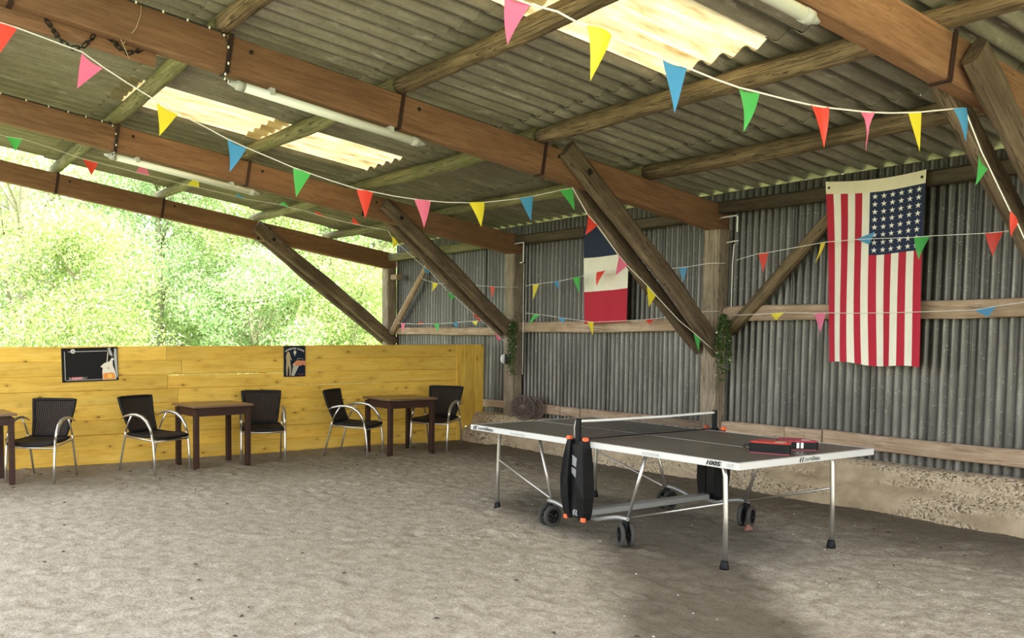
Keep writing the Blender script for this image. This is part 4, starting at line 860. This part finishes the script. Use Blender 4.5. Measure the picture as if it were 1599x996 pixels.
# ------------------------------------------------------------------ bunting
BUNT = {'A': ([[0.695,5.421,3.325],[0.736,5.428,3.316],[0.835,5.445,3.306],[1.207,5.511,3.247],[1.346,5.536,3.179],[1.497,5.563,3.114],[1.698,5.598,3.034],[1.845,5.624,2.981],[2.03,5.657,2.927],[2.199,5.687,2.871],[2.354,5.714,2.832],[2.734,5.781,2.745],[2.896,5.81,2.717],[3.087,5.844,2.687],[3.317,5.885,2.655],[3.48,5.913,2.648],[3.681,5.949,2.638],[3.896,5.987,2.635],[4.085,6.02,2.638],[4.273,6.054,2.645],[4.505,6.095,2.664],[4.698,6.129,2.685],[4.931,6.17,2.724],[5.139,6.207,2.761],[5.319,6.239,2.798],[5.704,6.307,2.892],[5.891,6.34,2.935]],[('red',[0.715,5.424,3.322],[0.835,5.445,3.309],[0.722,5.426,3.129]),('pink',[1.211,5.512,3.244],[1.341,5.535,3.179],[1.169,5.505,3.022]),('yellow',[1.698,5.598,3.034],[1.843,5.624,2.981],[1.696,5.598,2.817]),('blue',[2.201,5.687,2.871],[2.351,5.714,2.832],[2.212,5.689,2.651]),('green',[2.734,5.781,2.745],[2.89,5.809,2.716],[2.756,5.785,2.537]),('red',[3.317,5.885,2.655],[3.48,5.913,2.648],[3.386,5.897,2.44]),('pink',[3.896,5.987,2.635],[4.078,6.019,2.637],[3.999,6.005,2.415]),('yellow',[4.504,6.095,2.667],[4.694,6.128,2.685],[4.671,6.124,2.477]),('blue',[5.136,6.206,2.761],[5.319,6.239,2.798],[5.324,6.24,2.579]),('green',[5.704,6.307,2.892],[5.891,6.34,2.932],[5.926,6.346,2.724])]),
'A2': ([[5.891,6.34,2.935],[6.082,6.34,2.704],[6.208,6.34,2.609],[6.493,6.34,2.342],[6.617,6.34,2.241],[6.896,6.34,2.055],[7.026,6.34,1.956],[7.368,6.34,1.709],[7.593,6.34,1.584],[7.702,6.34,1.518],[7.884,6.34,1.41]],[('red',[6.082,6.34,2.704],[6.212,6.34,2.609],[6.067,6.34,2.504]),('pink',[6.493,6.34,2.338],[6.617,6.34,2.241],[6.479,6.34,2.136]),('yellow',[6.896,6.34,2.055],[7.029,6.34,1.956],[6.93,6.34,1.836]),('green',[7.593,6.34,1.584],[7.702,6.34,1.521],[7.678,6.34,1.379])]),
'B': ([[2.03,2.61,2.811],[2.091,2.614,2.799],[2.214,2.621,2.791],[2.349,2.628,2.791],[2.498,2.637,2.763],[2.636,2.645,2.749],[2.82,2.655,2.728],[2.967,2.663,2.713],[3.121,2.672,2.703],[3.3,2.682,2.685],[3.478,2.692,2.673],[3.635,2.701,2.673],[3.851,2.713,2.671],[4.029,2.723,2.673],[4.183,2.732,2.68],[4.477,2.748,2.701],[4.604,2.756,2.713],[4.766,2.765,2.731],[4.947,2.775,2.757],[5.088,2.783,2.779],[5.433,2.802,2.842],[5.567,2.81,2.864]],[('pink',[2.085,2.613,2.8],[2.214,2.621,2.793],[2.103,2.614,2.625]),('yellow',[2.498,2.637,2.763],[2.636,2.645,2.749],[2.546,2.639,2.563]),('blue',[2.965,2.663,2.712],[3.121,2.672,2.703],[3.035,2.667,2.501]),('green',[3.478,2.692,2.673],[3.635,2.701,2.673],[3.513,2.694,2.479]),('red',[4.029,2.723,2.673],[4.183,2.732,2.68],[4.178,2.732,2.485]),('torn',[4.465,2.748,2.696],[4.604,2.756,2.712],[4.563,2.753,2.505]),('yellow',[4.947,2.775,2.757],[5.088,2.783,2.779],[5.085,2.783,2.565]),('blue',[5.419,2.802,2.84],[5.574,2.81,2.865],[5.615,2.813,2.678])]),
'B2': ([[5.567,2.81,2.864],[5.773,2.81,2.635],[5.872,2.81,2.548],[6.12,2.81,2.321],[6.218,2.81,2.25],[6.354,2.81,2.117],[6.53,2.81,1.945]],[('green',[5.771,2.81,2.635],[5.87,2.81,2.549],[5.698,2.81,2.436]),('red',[6.117,2.81,2.321],[6.218,2.81,2.25],[6.158,2.81,2.162])]),
'D': ([[1.445,11.644,3.99],[1.614,11.572,3.941],[1.79,11.496,3.915],[2.103,11.362,3.815],[2.446,11.215,3.691],[2.615,11.142,3.649],[2.877,11.03,3.585],[3.034,10.963,3.541],[3.191,10.895,3.502],[3.607,10.717,3.397],[3.745,10.658,3.368],[4.145,10.486,3.273],[4.291,10.423,3.236],[4.651,10.269,3.179],[4.784,10.212,3.142],[5.059,10.094,3.075],[5.216,10.027,3.021],[5.508,9.901,2.953],[5.606,9.859,2.931],[5.931,9.72,2.871]],[('green',[1.614,11.572,3.941],[1.787,11.497,3.915],[1.711,11.53,3.766]),('red',[2.446,11.215,3.691],[2.615,11.142,3.649],[2.542,11.174,3.491]),('pink',[3.034,10.963,3.541],[3.191,10.895,3.5],[3.121,10.925,3.684]),('yellow',[3.607,10.717,3.397],[3.745,10.658,3.368],[3.739,10.66,3.533]),('blue',[4.145,10.486,3.273],[4.291,10.423,3.236],[4.189,10.467,3.298]),('green',[4.651,10.269,3.179],[4.784,10.212,3.142],[4.71,10.244,3.212]),('red',[5.059,10.094,3.075],[5.216,10.027,3.021],[5.096,10.078,3.099]),('red',[5.508,9.901,2.953],[5.606,9.859,2.931],[5.515,9.898,3.042])]),
'D2': ([[5.931,9.72,2.871],[5.979,9.72,2.801],[6.076,9.72,2.717],[6.438,9.72,2.464],[6.595,9.72,2.367],[6.843,9.72,2.139],[6.979,9.72,2.057],[7.258,9.72,1.856],[7.421,9.72,1.753],[7.654,9.72,1.588],[7.778,9.72,1.491],[7.914,9.72,1.411]],[('yellow',[5.979,9.72,2.801],[6.076,9.72,2.717],[6.019,9.72,2.657]),('blue',[6.438,9.72,2.464],[6.595,9.72,2.367],[6.504,9.72,2.355]),('green',[6.843,9.72,2.139],[6.979,9.72,2.057],[6.917,9.72,2.013]),('red',[7.258,9.72,1.856],[7.421,9.72,1.753],[7.4,9.72,1.718]),('pink',[7.654,9.72,1.588],[7.778,9.72,1.491],[7.723,9.72,1.465])]),
'E1': ([[7.9,11.972,2.512],[7.9,11.878,2.426],[7.9,11.606,2.367],[7.9,11.447,2.336],[7.9,10.619,2.277],[7.9,10.448,2.26],[7.9,10.148,2.237],[7.9,10.024,2.223],[7.9,9.803,2.213]],[('yellow',[7.9,11.611,2.368],[7.9,11.447,2.336],[7.9,11.63,2.218]),('green',[7.9,10.619,2.277],[7.9,10.448,2.26],[7.9,10.462,2.158]),('red',[7.9,10.148,2.237],[7.9,10.024,2.223],[7.9,10.1,2.063])]),
'E2': ([[7.9,9.369,2.207],[7.9,9.226,2.222],[7.9,9.098,2.225],[7.9,8.814,2.237],[7.9,8.706,2.24],[7.9,8.456,2.268],[7.9,8.326,2.277],[7.9,8.057,2.319],[7.9,7.91,2.334],[7.9,7.363,2.291],[7.9,6.819,2.294],[7.9,6.695,2.296],[7.9,6.431,2.317]],[('yellow',[7.9,9.226,2.222],[7.9,9.098,2.227],[7.9,9.221,2.018]),('blue',[7.9,8.814,2.237],[7.9,8.706,2.24],[7.9,8.727,2.134]),('green',[7.9,8.456,2.268],[7.9,8.326,2.277],[7.9,8.377,2.072]),('red',[7.9,8.057,2.319],[7.9,7.91,2.334],[7.9,8.043,2.145]),('blue',[7.9,6.819,2.294],[7.9,6.695,2.296],[7.9,6.746,2.137])]),
'E3': ([[7.9,6.086,2.327],[7.9,5.836,2.373],[7.9,5.722,2.377],[7.9,5.382,2.406],[7.9,5.189,2.423],[7.9,5.139,2.427],[7.9,4.845,2.424],[7.9,4.669,2.417],[7.9,4.342,2.398],[7.9,4.213,2.398],[7.9,3.789,2.38],[7.9,3.66,2.381],[7.9,3.564,2.388]],[('red',[7.9,5.836,2.373],[7.9,5.722,2.377],[7.9,5.772,2.178]),('yellow',[7.9,5.189,2.423],[7.9,5.139,2.427],[7.9,5.22,2.231]),('blue',[7.9,4.845,2.427],[7.9,4.724,2.368],[7.9,4.672,2.479]),('green',[7.9,4.342,2.398],[7.9,4.211,2.397],[7.9,4.293,2.204]),('red',[7.9,3.789,2.38],[7.9,3.66,2.381],[7.9,3.736,2.191])]),
'F1': ([[7.98,12.729,1.738],[7.98,12.647,1.732],[7.98,12.487,1.726],[7.98,12.176,1.713],[7.98,11.932,1.717],[7.98,11.659,1.716],[7.98,11.5,1.719],[7.98,11.157,1.726],[7.98,11.024,1.734],[7.98,10.669,1.746],[7.98,10.513,1.749],[7.98,9.893,1.788]],[('pink',[7.98,12.647,1.732],[7.98,12.499,1.726],[7.98,12.557,1.576]),('red',[7.98,12.176,1.713],[7.98,11.969,1.717],[7.98,12.045,1.754]),('green',[7.98,11.659,1.716],[7.98,11.5,1.719],[7.98,11.577,1.588]),('blue',[7.98,11.157,1.726],[7.98,11.024,1.734],[7.98,11.072,1.641]),('yellow',[7.98,10.674,1.746],[7.98,10.513,1.749],[7.98,10.574,1.68])]),
'F2': ([[7.98,9.442,1.843],[7.98,9.297,1.832],[7.98,9.155,1.821],[7.98,8.807,1.778],[7.98,8.663,1.763],[7.98,8.272,1.719],[7.98,8.161,1.71],[7.98,7.718,1.721],[7.98,7.344,1.732],[7.98,7.202,1.741],[7.98,6.868,1.777],[7.98,6.495,1.812]],[('green',[7.98,9.297,1.827],[7.98,9.159,1.821],[7.98,9.39,1.681]),('blue',[7.98,8.807,1.778],[7.98,8.663,1.763],[7.98,8.733,1.698]),('yellow',[7.98,8.272,1.719],[7.98,8.161,1.71],[7.98,8.201,1.547]),('red',[7.98,7.344,1.736],[7.98,7.202,1.741],[7.98,7.275,1.676])]),
'F3': ([[7.98,6.129,1.765],[7.98,5.733,1.775],[7.98,5.586,1.782],[7.98,5.269,1.77],[7.98,5.154,1.771],[7.98,4.848,1.763],[7.98,4.506,1.762],[7.98,4.189,1.767],[7.98,3.889,1.772],[7.98,3.732,1.799],[7.98,3.489,1.833]],[('yellow',[7.98,5.733,1.775],[7.98,5.586,1.782],[7.98,5.671,1.707]),('pink',[7.98,5.271,1.77],[7.98,5.154,1.771],[7.98,5.204,1.584]),('blue',[7.98,3.89,1.772],[7.98,3.73,1.799],[7.98,3.783,1.713])])}
BL = {'A': 'long bunting string from the left edge to the brace by the tricolour flag', 'B': 'bunting string across the upper right of the roof and down the nearest brace',
      'D': 'bunting string under the roof edge by the gable and down that brace', 'E1': 'upper bunting string on the far wall bay by the gable',
      'E2': 'upper bunting string across the tricolour flag', 'E3': 'upper bunting string across the stars and stripes flag', 'F1': 'lower bunting string along the rail of the far wall bay by the gable',
      'F2': 'lower bunting string along the rail under the tricolour flag', 'F3': 'lower bunting string along the rail behind the stars and stripes flag'}
def bunting(key, cords, flags):
    root = thing('bunting', BL[key], 'bunting', cords[0][0], 'strings of coloured pennants')
    tail = {'A': [[.20, 6.46, 3.90]], 'B': [[2.3, 2.99, 3.62]], 'D': [[.70, 13.20, 3.90]]}.get(key)
    if tail: cords = [tail + cords[0]] + cords[1:]
    if key == 'B': cords = cords[:1] + [cords[1] + [[8.0, 2.87, 1.62]]]
    if key[0] in 'EF':
        c0, c1 = cords[0][0], cords[0][-1]; cords = [[[8.05, c0[1] + .10, c0[2]]] + cords[0] + [[8.05, c1[1] - .10, c1[2]]]]
    for cpts in cords:
        P = []
        for a, b2 in zip(cpts[:-1], cpts[1:]):
            for q in range(3): P.append([a[i] + (b2[i] - a[i]) * q / 3 for i in range(3)])
        P.append(cpts[-1])
        b = MB(); b.tube(P, (.0042 if key in 'AB' else .0032), 6); b.build('cord', M['cord'], Matrix.Identity(4), root)
    for n, (c, a, b2, t) in enumerate(flags):
        A, B, Tp = Vector(a), Vector(b2), Vector(t); nrm = (B - A).cross(Tp - A).normalized(); k = random.uniform(-.022, .022)
        rows = []
        m = 6
        for i in range(m + 1):
            v = i / m; l, r = A.lerp(Tp, v), B.lerp(Tp, v)
            if c == 'torn':
                f = [1, .62, .30, .16, .10, .24, .02][i]; mid = l.lerp(r, .62); l = mid + (l - mid) * f; r = mid + (r - mid) * f
                if i in (3, 4): l = l + (B - A) * .05; r = r + (B - A) * .05
            row = []
            for j in range(5):
                u = j / 4; p = l.lerp(r, u) + nrm * (k * math.sin(math.pi * u) * (1 - v) * 1.3 + k * .8 * math.sin(v * 3.0 + n)); row.append(tuple(p))
            rows.append(row)
        b = MB(); b.grid(rows); o = b.build('pennant', M['p_' + c], Matrix.Identity(4), root)
        o['label'] = ('torn pink' if c == 'torn' else c) + ' pennant'
for key, parts in (('A', ('A', 'A2')), ('B', ('B', 'B2')), ('D', ('D', 'D2')), ('E1', ('E1',)), ('E2', ('E2',)), ('E3', ('E3',)), ('F1', ('F1',)), ('F2', ('F2',)), ('F3', ('F3',))):
    bunting(key, [BUNT[p][0] for p in parts], sum([BUNT[p][1] for p in parts], []))

# ------------------------------------------------------------------ tube lights, cables, chains
def tube_light(label, y, xa, xb, dz=-.055):
    za, zb = zr(xa) + dz, zr(xb) + dz; root = thing('tube_light', label, 'light', (xa, y, za), 'tube lights under the rafters')
    A, B = Vector((xa, y, za)), Vector((xb, y, zb)); d = (B - A).normalized()
    b = MB(); b.tube([A + d * .06, B - d * .06], .036, 14); b.build('diffuser', M['diffuser'], Matrix.Identity(4), root)
    for p, s in ((A, 1), (B, -1)):
        b = MB(); b.tube([p + d * s * .085, p + d * s * .02, p + d * s * .015, p, p - d * s * .05], [.039, .039, .028, .026, .012], 14); b.build('end_cap', M['endcap'], Matrix.Identity(4), root)
    for q in (.18, .82):
        p = A.lerp(B, q); b = MB(); b.box((0, 0, .026), (.04, .085, .058)); b.build('bracket', M['endcap'], Matrix.Translation(p), root)
tube_light('long white tube light under the second rafter, nearer of the two full tubes', RY[1] + .055, 2.58, 4.30)
tube_light('long white tube light under the third rafter, near the open gable', RY[2] + .055, 2.44, 4.19)
tube_light('white tube light end at the top edge under the nearest rafter', RY[0] + .03, 2.80, 4.38, -.052)
def fairy(label, pts):
    root = thing('string_light_cable', label, 'cable', pts[0], 'black cables with tiny bulbs')
    b = MB(); b.tube(pts, .006, 6); b.build('cable', M['cable'], Matrix.Identity(4), root)
    P = [Vector(p) for p in pts]; acc = 0
    for a, c in zip(P[:-1], P[1:]):
        L = (c - a).length; n = max(1, int(L / .17))
        for i in range(n):
            b = MB(); q = a.lerp(c, (i + .5) / n); b.lathe([(0, .012), (.007, .008), (.009, 0), (.006, -.010), (0, -.012)], 8, T(q.x, q.y - .006, q.z)); b.build('bulb', M['bulb'], Matrix.Identity(4), root)
for i, lab in ((1, 'black cable with tiny bulbs along the second rafter and down its strap'), (2, 'black cable with tiny bulbs along the third rafter and down its strap')):
    y = RY[i] - .016; pts = [(x, y, zr(x) + .278) for x in (.7, 1.2, 1.7, 2.1, 2.44)] + [(2.50, y, zr(2.5) + .24), (2.51, y, zr(2.5) + .12), (2.50, y, zr(2.5) + .0), (2.46, y, zr(2.5) - .05), (2.50, y + .03, zr(2.5) - .06), (2.54, y + .06, zr(2.54) - .055)]
    fairy(lab, pts)
# offcut board under the second rafter with hanging chains and twine
ob = tag(timber('offcut_board', (.70, 6.60, zr(.70) - .045), (1.98, 6.60, zr(1.98) - .035), .045, .10, M['rafter'], ch=.01, jit=.006, seed=77), 'short brown board hung with chains under the second rafter', 'board')
def chain(label, pts):
    P = [Vector(p) for p in pts]; dense = []
    for a, b2 in zip(P[:-1], P[1:]):
        for q in range(12): dense.append(a.lerp(b2, q / 12))
    dense.append(P[-1]); root = thing('chain', label, 'chain', tuple(P[0]), 'iron chains under the second rafter')
    lb = MB(); R, S = .0062, .0105
    ring = [(.021 + .010 * math.cos(a), S * 1.25 * math.sin(a)) if math.cos(a) > 0 else (-.021 + .010 * math.cos(a), S * 1.25 * math.sin(a)) for a in [2 * math.pi * i / 12 for i in range(12)]]
    lb.tube([(x, y, 0) for x, y in ring], .0048, 6, closed=True); me = lb.mesh('chain_link'); me.materials.append(M['chain'])
    acc, nxt, k = 0.0, 0.0, 0
    for a, b2 in zip(dense[:-1], dense[1:]):
        acc += (b2 - a).length
        if acc >= nxt:
            Mx, _ = frame_along(a, b2 + (b2 - a) * .01); link('chain_link', me, None, Mx @ Matrix.Rotation(R_(90 * (k % 2) + 12), 4, 'X'), root); nxt += .042; k += 1
    h = MB(); h.tube([tuple(P[0] + Vector((0, 0, .05))), tuple(P[0] + Vector((0, 0, .015))), tuple(P[0] + Vector((.012, 0, -.004)))], .006, 6); h.build('hook', M['chain'], Matrix.Identity(4), root)
def catpts(a, b, sag, n=10): return [(a[0] + (b[0] - a[0]) * i / n, a[1] + (b[1] - a[1]) * i / n, a[2] + (b[2] - a[2]) * i / n - sag * 4 * (i / n) * (1 - i / n)) for i in range(n + 1)]
yc = 6.57
chain('black chain looping from the board end to its middle hook', [(1.13, yc, 3.83), (1.19, yc, 3.76), (1.25, yc, 3.68), (1.30, yc, 3.62), (1.37, yc, 3.585), (1.44, yc, 3.60), (1.50, yc, 3.66), (1.545, yc, 3.735)])
chain('short black chain tail hanging beside the big chain loop', [(1.275, yc + .03, 3.80), (1.275, yc + .03, 3.73), (1.262, yc + .03, 3.68), (1.262, yc + .03, 3.64)])
chain('short black chain loop nearer the tube light', [(1.605, yc, 3.72), (1.66, yc, 3.68), (1.72, yc, 3.63), (1.78, yc, 3.615), (1.84, yc, 3.635), (1.88, yc, 3.66)])
tw = MB(); tw.tube([(1.84, 6.455, 3.96), (1.835, 6.455, 3.86), (1.80, 6.455, 3.76), (1.74, 6.50, 3.68), (1.73, 6.55, 3.66)], .0035, 5); tw.tube([(1.70, 6.50, 3.80), (1.70, 6.50, 3.68), (1.75, 6.53, 3.60), (1.77, 6.54, 3.56)], .003, 5)
tag(tw.build('twine', M['twine']), 'straw coloured twine hanging over the second rafter by the chains', 'string')

def tubeobj(name, pts, r, mat, label, cat, group=None): 
    b = MB(); b.tube(pts, r, 8); return tag(b.build(name, mat), label, cat, group)
tubeobj('insulator_hook', [(8.08, 9.83, 2.815), (8.03, 9.74, 2.815), (8.02, 9.57, 2.815), (8.015, 9.56, 2.805), (8.015, 9.56, 2.55), (8.015, 9.63, 2.54)], .009, M['white'], 'white bracket on the wall right of the post with the hanging plant', 'bracket')
tubeobj('wall_cable', [(8.06, 9.60, 2.53), (8.06, 9.605, 2.1), (8.06, 9.60, 1.7), (8.06, 9.60, 1.0)], .005, M['cord'], 'thin white cable down the wall by the post with the lamp box', 'cable')
tubeobj('insulator_hook', [(8.08, 6.45, 2.80), (8.03, 6.36, 2.80), (8.02, 6.19, 2.80), (8.02, 6.18, 2.79), (8.02, 6.18, 2.63)], .008, M['white'], 'white bracket at the top of the post between the flags', 'bracket')
tubeobj('wall_cable', [(8.02, 6.30, 2.53), (8.02, 6.16, 2.54), (8.03, 6.22, 2.50), (8.04, 6.24, 2.3), (8.05, 6.25, 1.85)], .006, M['cord'], 'thin grey cable down the post between the flags', 'cable')
wb = MB(); wb.box((8.06, 12.93, 2.52), (.12, .20, .085), ch=.01); tag(wb.build('wood_block', M['rail']), 'small pale wood block on the corner post at the gable', 'block')
# lamp box on the post left of the tricolour
Mx = T(8.03, 9.90, 1.205); lb = thing('wall_lamp', 'small black lamp box with white round face on the post', 'lamp', Mx)
b = MB(); b.box((0, -.035, 0), (.09, .075, .145), ch=.008); b.build('housing', M['black'], Mx, lb)
b = MB(); b.lathe([(0, .045), (.03, .043), (.055, .03), (.062, .0), (0, 0)], 20, T(-.02, .03, 0) @ Matrix.Rotation(R_(-90), 4, 'X') @ Matrix.Diagonal((1, 1.15, 1, 1))); b.build('face', M['white'], Mx, lb)

# round iron lattices standing on the footing
def iron_disc(label, x, y, z, r, tilt, yaw):
    Mx = T(x, y, z) @ RZ(yaw) @ Matrix.Rotation(R_(90) - tilt, 4, 'Y') ; o = thing('iron_lattice_disc', label, 'iron disc', Mx, 'brown round iron lattices on the footing')
    b = MB(); b.tube([(r * math.cos(a), r * math.sin(a), .0) for a in [2 * math.pi * i / 40 for i in range(40)]], .013, 8, closed=True); b.tube([(r * .80 * math.cos(a), r * .80 * math.sin(a), .008) for a in [2 * math.pi * i / 40 for i in range(40)]], .006, 6, closed=True); b.build('rim', M['castiron'], Mx, o)
    b = MB(); b.lathe([(0, .03), (r * .2, .026), (r * .32, .015), (r * .34, 0), (r * .32, -.012), (0, -.014)], 28); b.build('hub', M['castiron'], Mx, o)
    b = MB()
    for i in range(24):
        a = 2 * math.pi * i / 24; P = [(r * f * math.cos(a + .10 * math.sin(f * 3.1)), r * f * math.sin(a + .10 * math.sin(f * 3.1)), .010 * (1 - f)) for f in (.30, .48, .66, .82, .99)]
        b.tube(P, [.010, .007, .007, .009, .011], 6)
    s = b.build('spokes', M['castiron'], Mx, o)
    return o
iron_disc('round brown iron lattice disc leaning by the post, larger front one', 7.93, 9.43, .555, .165, R_(8), R_(28))
iron_disc('second iron lattice disc half hidden behind the front one', 8.045, 9.335, .550, .150, R_(10), R_(24))

# hanging trailing plants
def hanging_plant(label, x, y, z, L, seed):
    rd = random.Random(seed); Mx = T(x, y, z); o = thing('hanging_plant', label, 'plant', Mx, 'trailing plants on the posts')
    st, lf = MB(), MB()
    for s in range(15):
        a = rd.uniform(0, 6.28); sp = rd.uniform(.02, .10); l = L * rd.uniform(.45, 1.0); P = []
        for i in range(9):
            t = i / 8; rr = sp * (1 - (1 - t) ** 3); P.append(Vector((math.cos(a) * rr * .75 - .02, math.sin(a) * rr + .012 * math.sin(t * 7 + s), .03 * math.sin(math.pi * min(1, t * 2)) - l * t)))
        st.tube(P, .0022, 4)
        for i in range(int(l * 85)):
            t = rd.random(); k = min(7, int(t * 8)); p = P[k].lerp(P[k + 1], t * 8 - k); an = rd.uniform(0, 6.28); ln = rd.uniform(.030, .058)
            d = Vector((math.cos(an), math.sin(an), rd.uniform(-.9, .15))).normalized(); sd = d.cross(Vector((0, 0, 1))).normalized() * ln * .30
            tip = p + d * ln; md = p + d * ln * .5 + Vector((0, 0, .004)); lf.add([p, md + sd, tip, md - sd], [(0, 1, 2, 3)])
    st.build('stems', M['stem'], Mx, o)['kind'] = 'stuff'; lf.build('foliage', M['ivy'], Mx, o)['kind'] = 'stuff'
    b = MB(); b.tube([(.04, 0, .06), (.0, 0, .065), (-.03, 0, .05), (-.03, 0, .02)], .004, 6); b.build('hook', M['chain'], Mx, o)
hanging_plant('green trailing plant hanging at the post left of the tricolour flag', 7.99, 9.70, 1.74, .80, 5)
hanging_plant('green trailing plant hanging at the post between the flags', 7.97, 6.27, 1.78, .72, 6)

# ------------------------------------------------------------------ small things on the sand
lt, pb = MB(), MB()
for i in range(190):
    x, y = random.uniform(.3, 7.7), random.uniform(2.5, 10.3)
    if i < 60: x, y = random.uniform(1.2, 7.3), random.uniform(9.0, 10.4)
    a = random.uniform(0, 6.28); s = random.uniform(.008, .030); c = Matrix.Translation((x, y, .004)) @ RZ(a)
    lt.add([(-s, 0, 0), (0, s * .45, .008), (s, 0, .002), (0, -s * .4, .010)], [(0, 3, 2, 1)], M=c)
tag(lt.build('leaf_litter', M['litter']), 'dark scraps of dead leaf scattered on the sand', 'leaf litter', kind='stuff')
for i in range(240):
    x, y = random.uniform(.3, 7.6), random.uniform(2.5, 9.5); r = random.uniform(.003, .010); c = Matrix.Translation((x, y, .003)) @ RZ(random.uniform(0, 6))
    pb.add([(r, 0, 0), (0, r * .8, 0), (-r, 0, 0), (0, -r * .8, 0), (0, 0, r * .6)], [(0, 1, 4), (1, 2, 4), (2, 3, 4), (3, 0, 4)], M=c)
tag(pb.build('gravel', M['pebble']), 'pale grit and tiny pebbles scattered on the sand', 'gravel', kind='stuff')
ss = MB(); ss.add([(-.06, 0, .002), (.06, .01, .002), (.0, .02, .055), (.0, .06, .004)], [(0, 1, 2), (0, 2, 3), (1, 3, 2), (0, 3, 1)]); tag(ss.build('broken_tile_shard', M['tileshard'], T(6.20, 4.58, 0)), 'small reddish tile shard on the sand by the rear table wheels', 'shard')

# ------------------------------------------------------------------ trees beyond the open gable
def tree(label, x, y, h, rad, nleaf, mat, low=.0, trunk=.11, clusters=26, lean=0.0, group='leafy trees beyond the open gable', zr0=.10, leaf=.05, fill=.5):
    root = thing('tree', label, 'tree', (x, y, -.12), group); rd = random.Random(int(x * 100 + y * 7))
    b = MB(); ends = []
    tp = [Vector((lean * t * h * .5 + .12 * math.sin(t * 3 + x), .1 * math.sin(t * 4), h * .80 * t)) for t in [i / 8 for i in range(9)]]
    b.tube(tp, [trunk * (1 - .8 * i / 8) for i in range(9)], 8)
    for k in range(16):
        t = rd.uniform(.15, .95); i = min(7, int(t * 8)); p = tp[i]; a = rd.uniform(0, 6.28); l = rad * rd.uniform(.5, 1.05); q = [p]
        for s in range(1, 5): q.append(p + Vector((math.cos(a) * l * s / 4, math.sin(a) * l * s / 4, h * .07 * s * (1.2 - .15 * s))) + Vector((rd.uniform(-.1, .1), rd.uniform(-.1, .1), 0)))
        b.tube(q, [trunk * .38, trunk * .26, trunk * .18, trunk * .11, trunk * .05], 5); ends += q[2:]
        for e in range(2):
            q2 = q[rd.choice((2, 3))]; tipv = q2 + Vector((rd.uniform(-.8, .8), rd.uniform(-.8, .8), rd.uniform(.3, 1.1))); b.tube([q2, q2.lerp(tipv, .5) + Vector((.05, .03, .05)), tipv], [trunk * .12, trunk * .08, trunk * .03], 4)
    b.build('trunk', M['bark'], WM[root], root)
    r = np.random.default_rng(int(abs(x) * 1000 + y)); cl = []
    for k in range(clusters):
        a = r.uniform(0, 6.28); zz = r.uniform(max(low, zr0), .98); w = math.sin(math.pi * min(1, (zz - low) / (1.02 - low)) ** .75) ** .55
        rr = rad * w * math.sqrt(r.uniform(fill * .4, 1)); cl.append((rr * math.cos(a) + lean * zz * h * .5, rr * math.sin(a), zz * h, rad * r.uniform(.24, .46)))
    cl = np.array(cl); pick = r.integers(0, clusters, nleaf); d = r.normal(0, 1, (nleaf, 3)); d /= np.linalg.norm(d, axis=1, keepdims=True)
    P = cl[pick, :3] + d * (cl[pick, 3:4] * r.uniform(.25, 1, (nleaf, 1)) ** .6) * np.array([1, 1, .85]); P = P[P[:, 2] > .05]; n = len(P)
    u = r.normal(0, 1, (n, 3)); u /= np.linalg.norm(u, axis=1, keepdims=True); v = np.cross(u, r.normal(0, 1, (n, 3))); v /= np.linalg.norm(v, axis=1, keepdims=True)
    s = (leaf * r.uniform(.6, 1.3, (n, 1))); co = np.stack([P - u * s, P + v * s * .45, P + u * s, P - v * s * .45], 1).reshape(-1, 3)
    me = np_mesh('foliage', co, np.arange(4 * n).reshape(n, 4)); me.materials.append(M[mat]); o = link('foliage', me, None, WM[root], root); o['kind'] = 'stuff'
    return root
TR = [('pale trunked thin tree at the left edge seen through the open gable', 3.35, 21.0, 8.5, 1.6, 5200, 'leaf_lime', .42, .17, 20, .0),
      ('sparse young tree with sky showing through, second from the left', 4.9, 23.5, 8.0, 1.7, 9000, 'leaf_pale', .20, .09, 24, .0),
      ('low lime green bush at the left, under the sparse trees', 4.0, 19.0, 3.9, 1.9, 15000, 'leaf_lime', .0, .07, 30, .0),
      ('dense fresh green tree above the chalkboard', 6.6, 22.0, 7.5, 2.0, 19000, 'leaf_green', .0, .12, 40, .0),
      ('lime green tree above the small poster', 8.6, 20.5, 7.0, 2.0, 19000, 'leaf_lime', .0, .12, 40, .0),
      ('pale silvery tree between the small poster and the gable brace', 10.4, 22.0, 7.0, 2.0, 18000, 'leaf_pale', .0, .12, 38, .0),
      ('fresh green tree behind the gable brace', 11.7, 20.0, 6.5, 1.9, 16000, 'leaf_green', .0, .11, 36, .0),
      ('lime green tree by the corner post, rightmost beyond the gable', 13.6, 20.8, 6.5, 2.0, 15000, 'leaf_lime', .0, .11, 36, .0)]
TR += [('low fresh green bush before the trees, left of the small poster', 7.7, 18.4, 3.4, 1.7, 9000, 'leaf_green', .0, .05, 26, .0),
       ('low lime green bush before the trees, right of the small poster', 10.2, 18.0, 3.5, 1.8, 9000, 'leaf_lime', .0, .05, 26, .0)]
for t in TR: tree(*t[:5], int(t[5] * (2.4 if t[7] < .1 else 1.4)), *t[6:8], t[8], int(t[9] * 2.2), t[10], leaf=.043)
for i, (x, y, h, c) in enumerate(((2.0, 27, 7.5, 'leaf_pale'), (5.5, 28.5, 8.5, 'leaf_green'), (8.2, 27, 9.5, 'leaf_pale'), (11.2, 27.5, 9.5, 'leaf_lime'), (14.2, 27, 9.5, 'leaf_green'), (17.0, 26, 9.0, 'leaf_pale'))):
    tree('leafy tree of the back row beyond the gable, %s' % ('far left', 'second from the left', 'third from the left', 'third from the right', 'second from the right', 'far right')[i], x, y, h, 2.7, 22000, c, .0, .13, 95, leaf=.075, group='back row of trees beyond the gable')
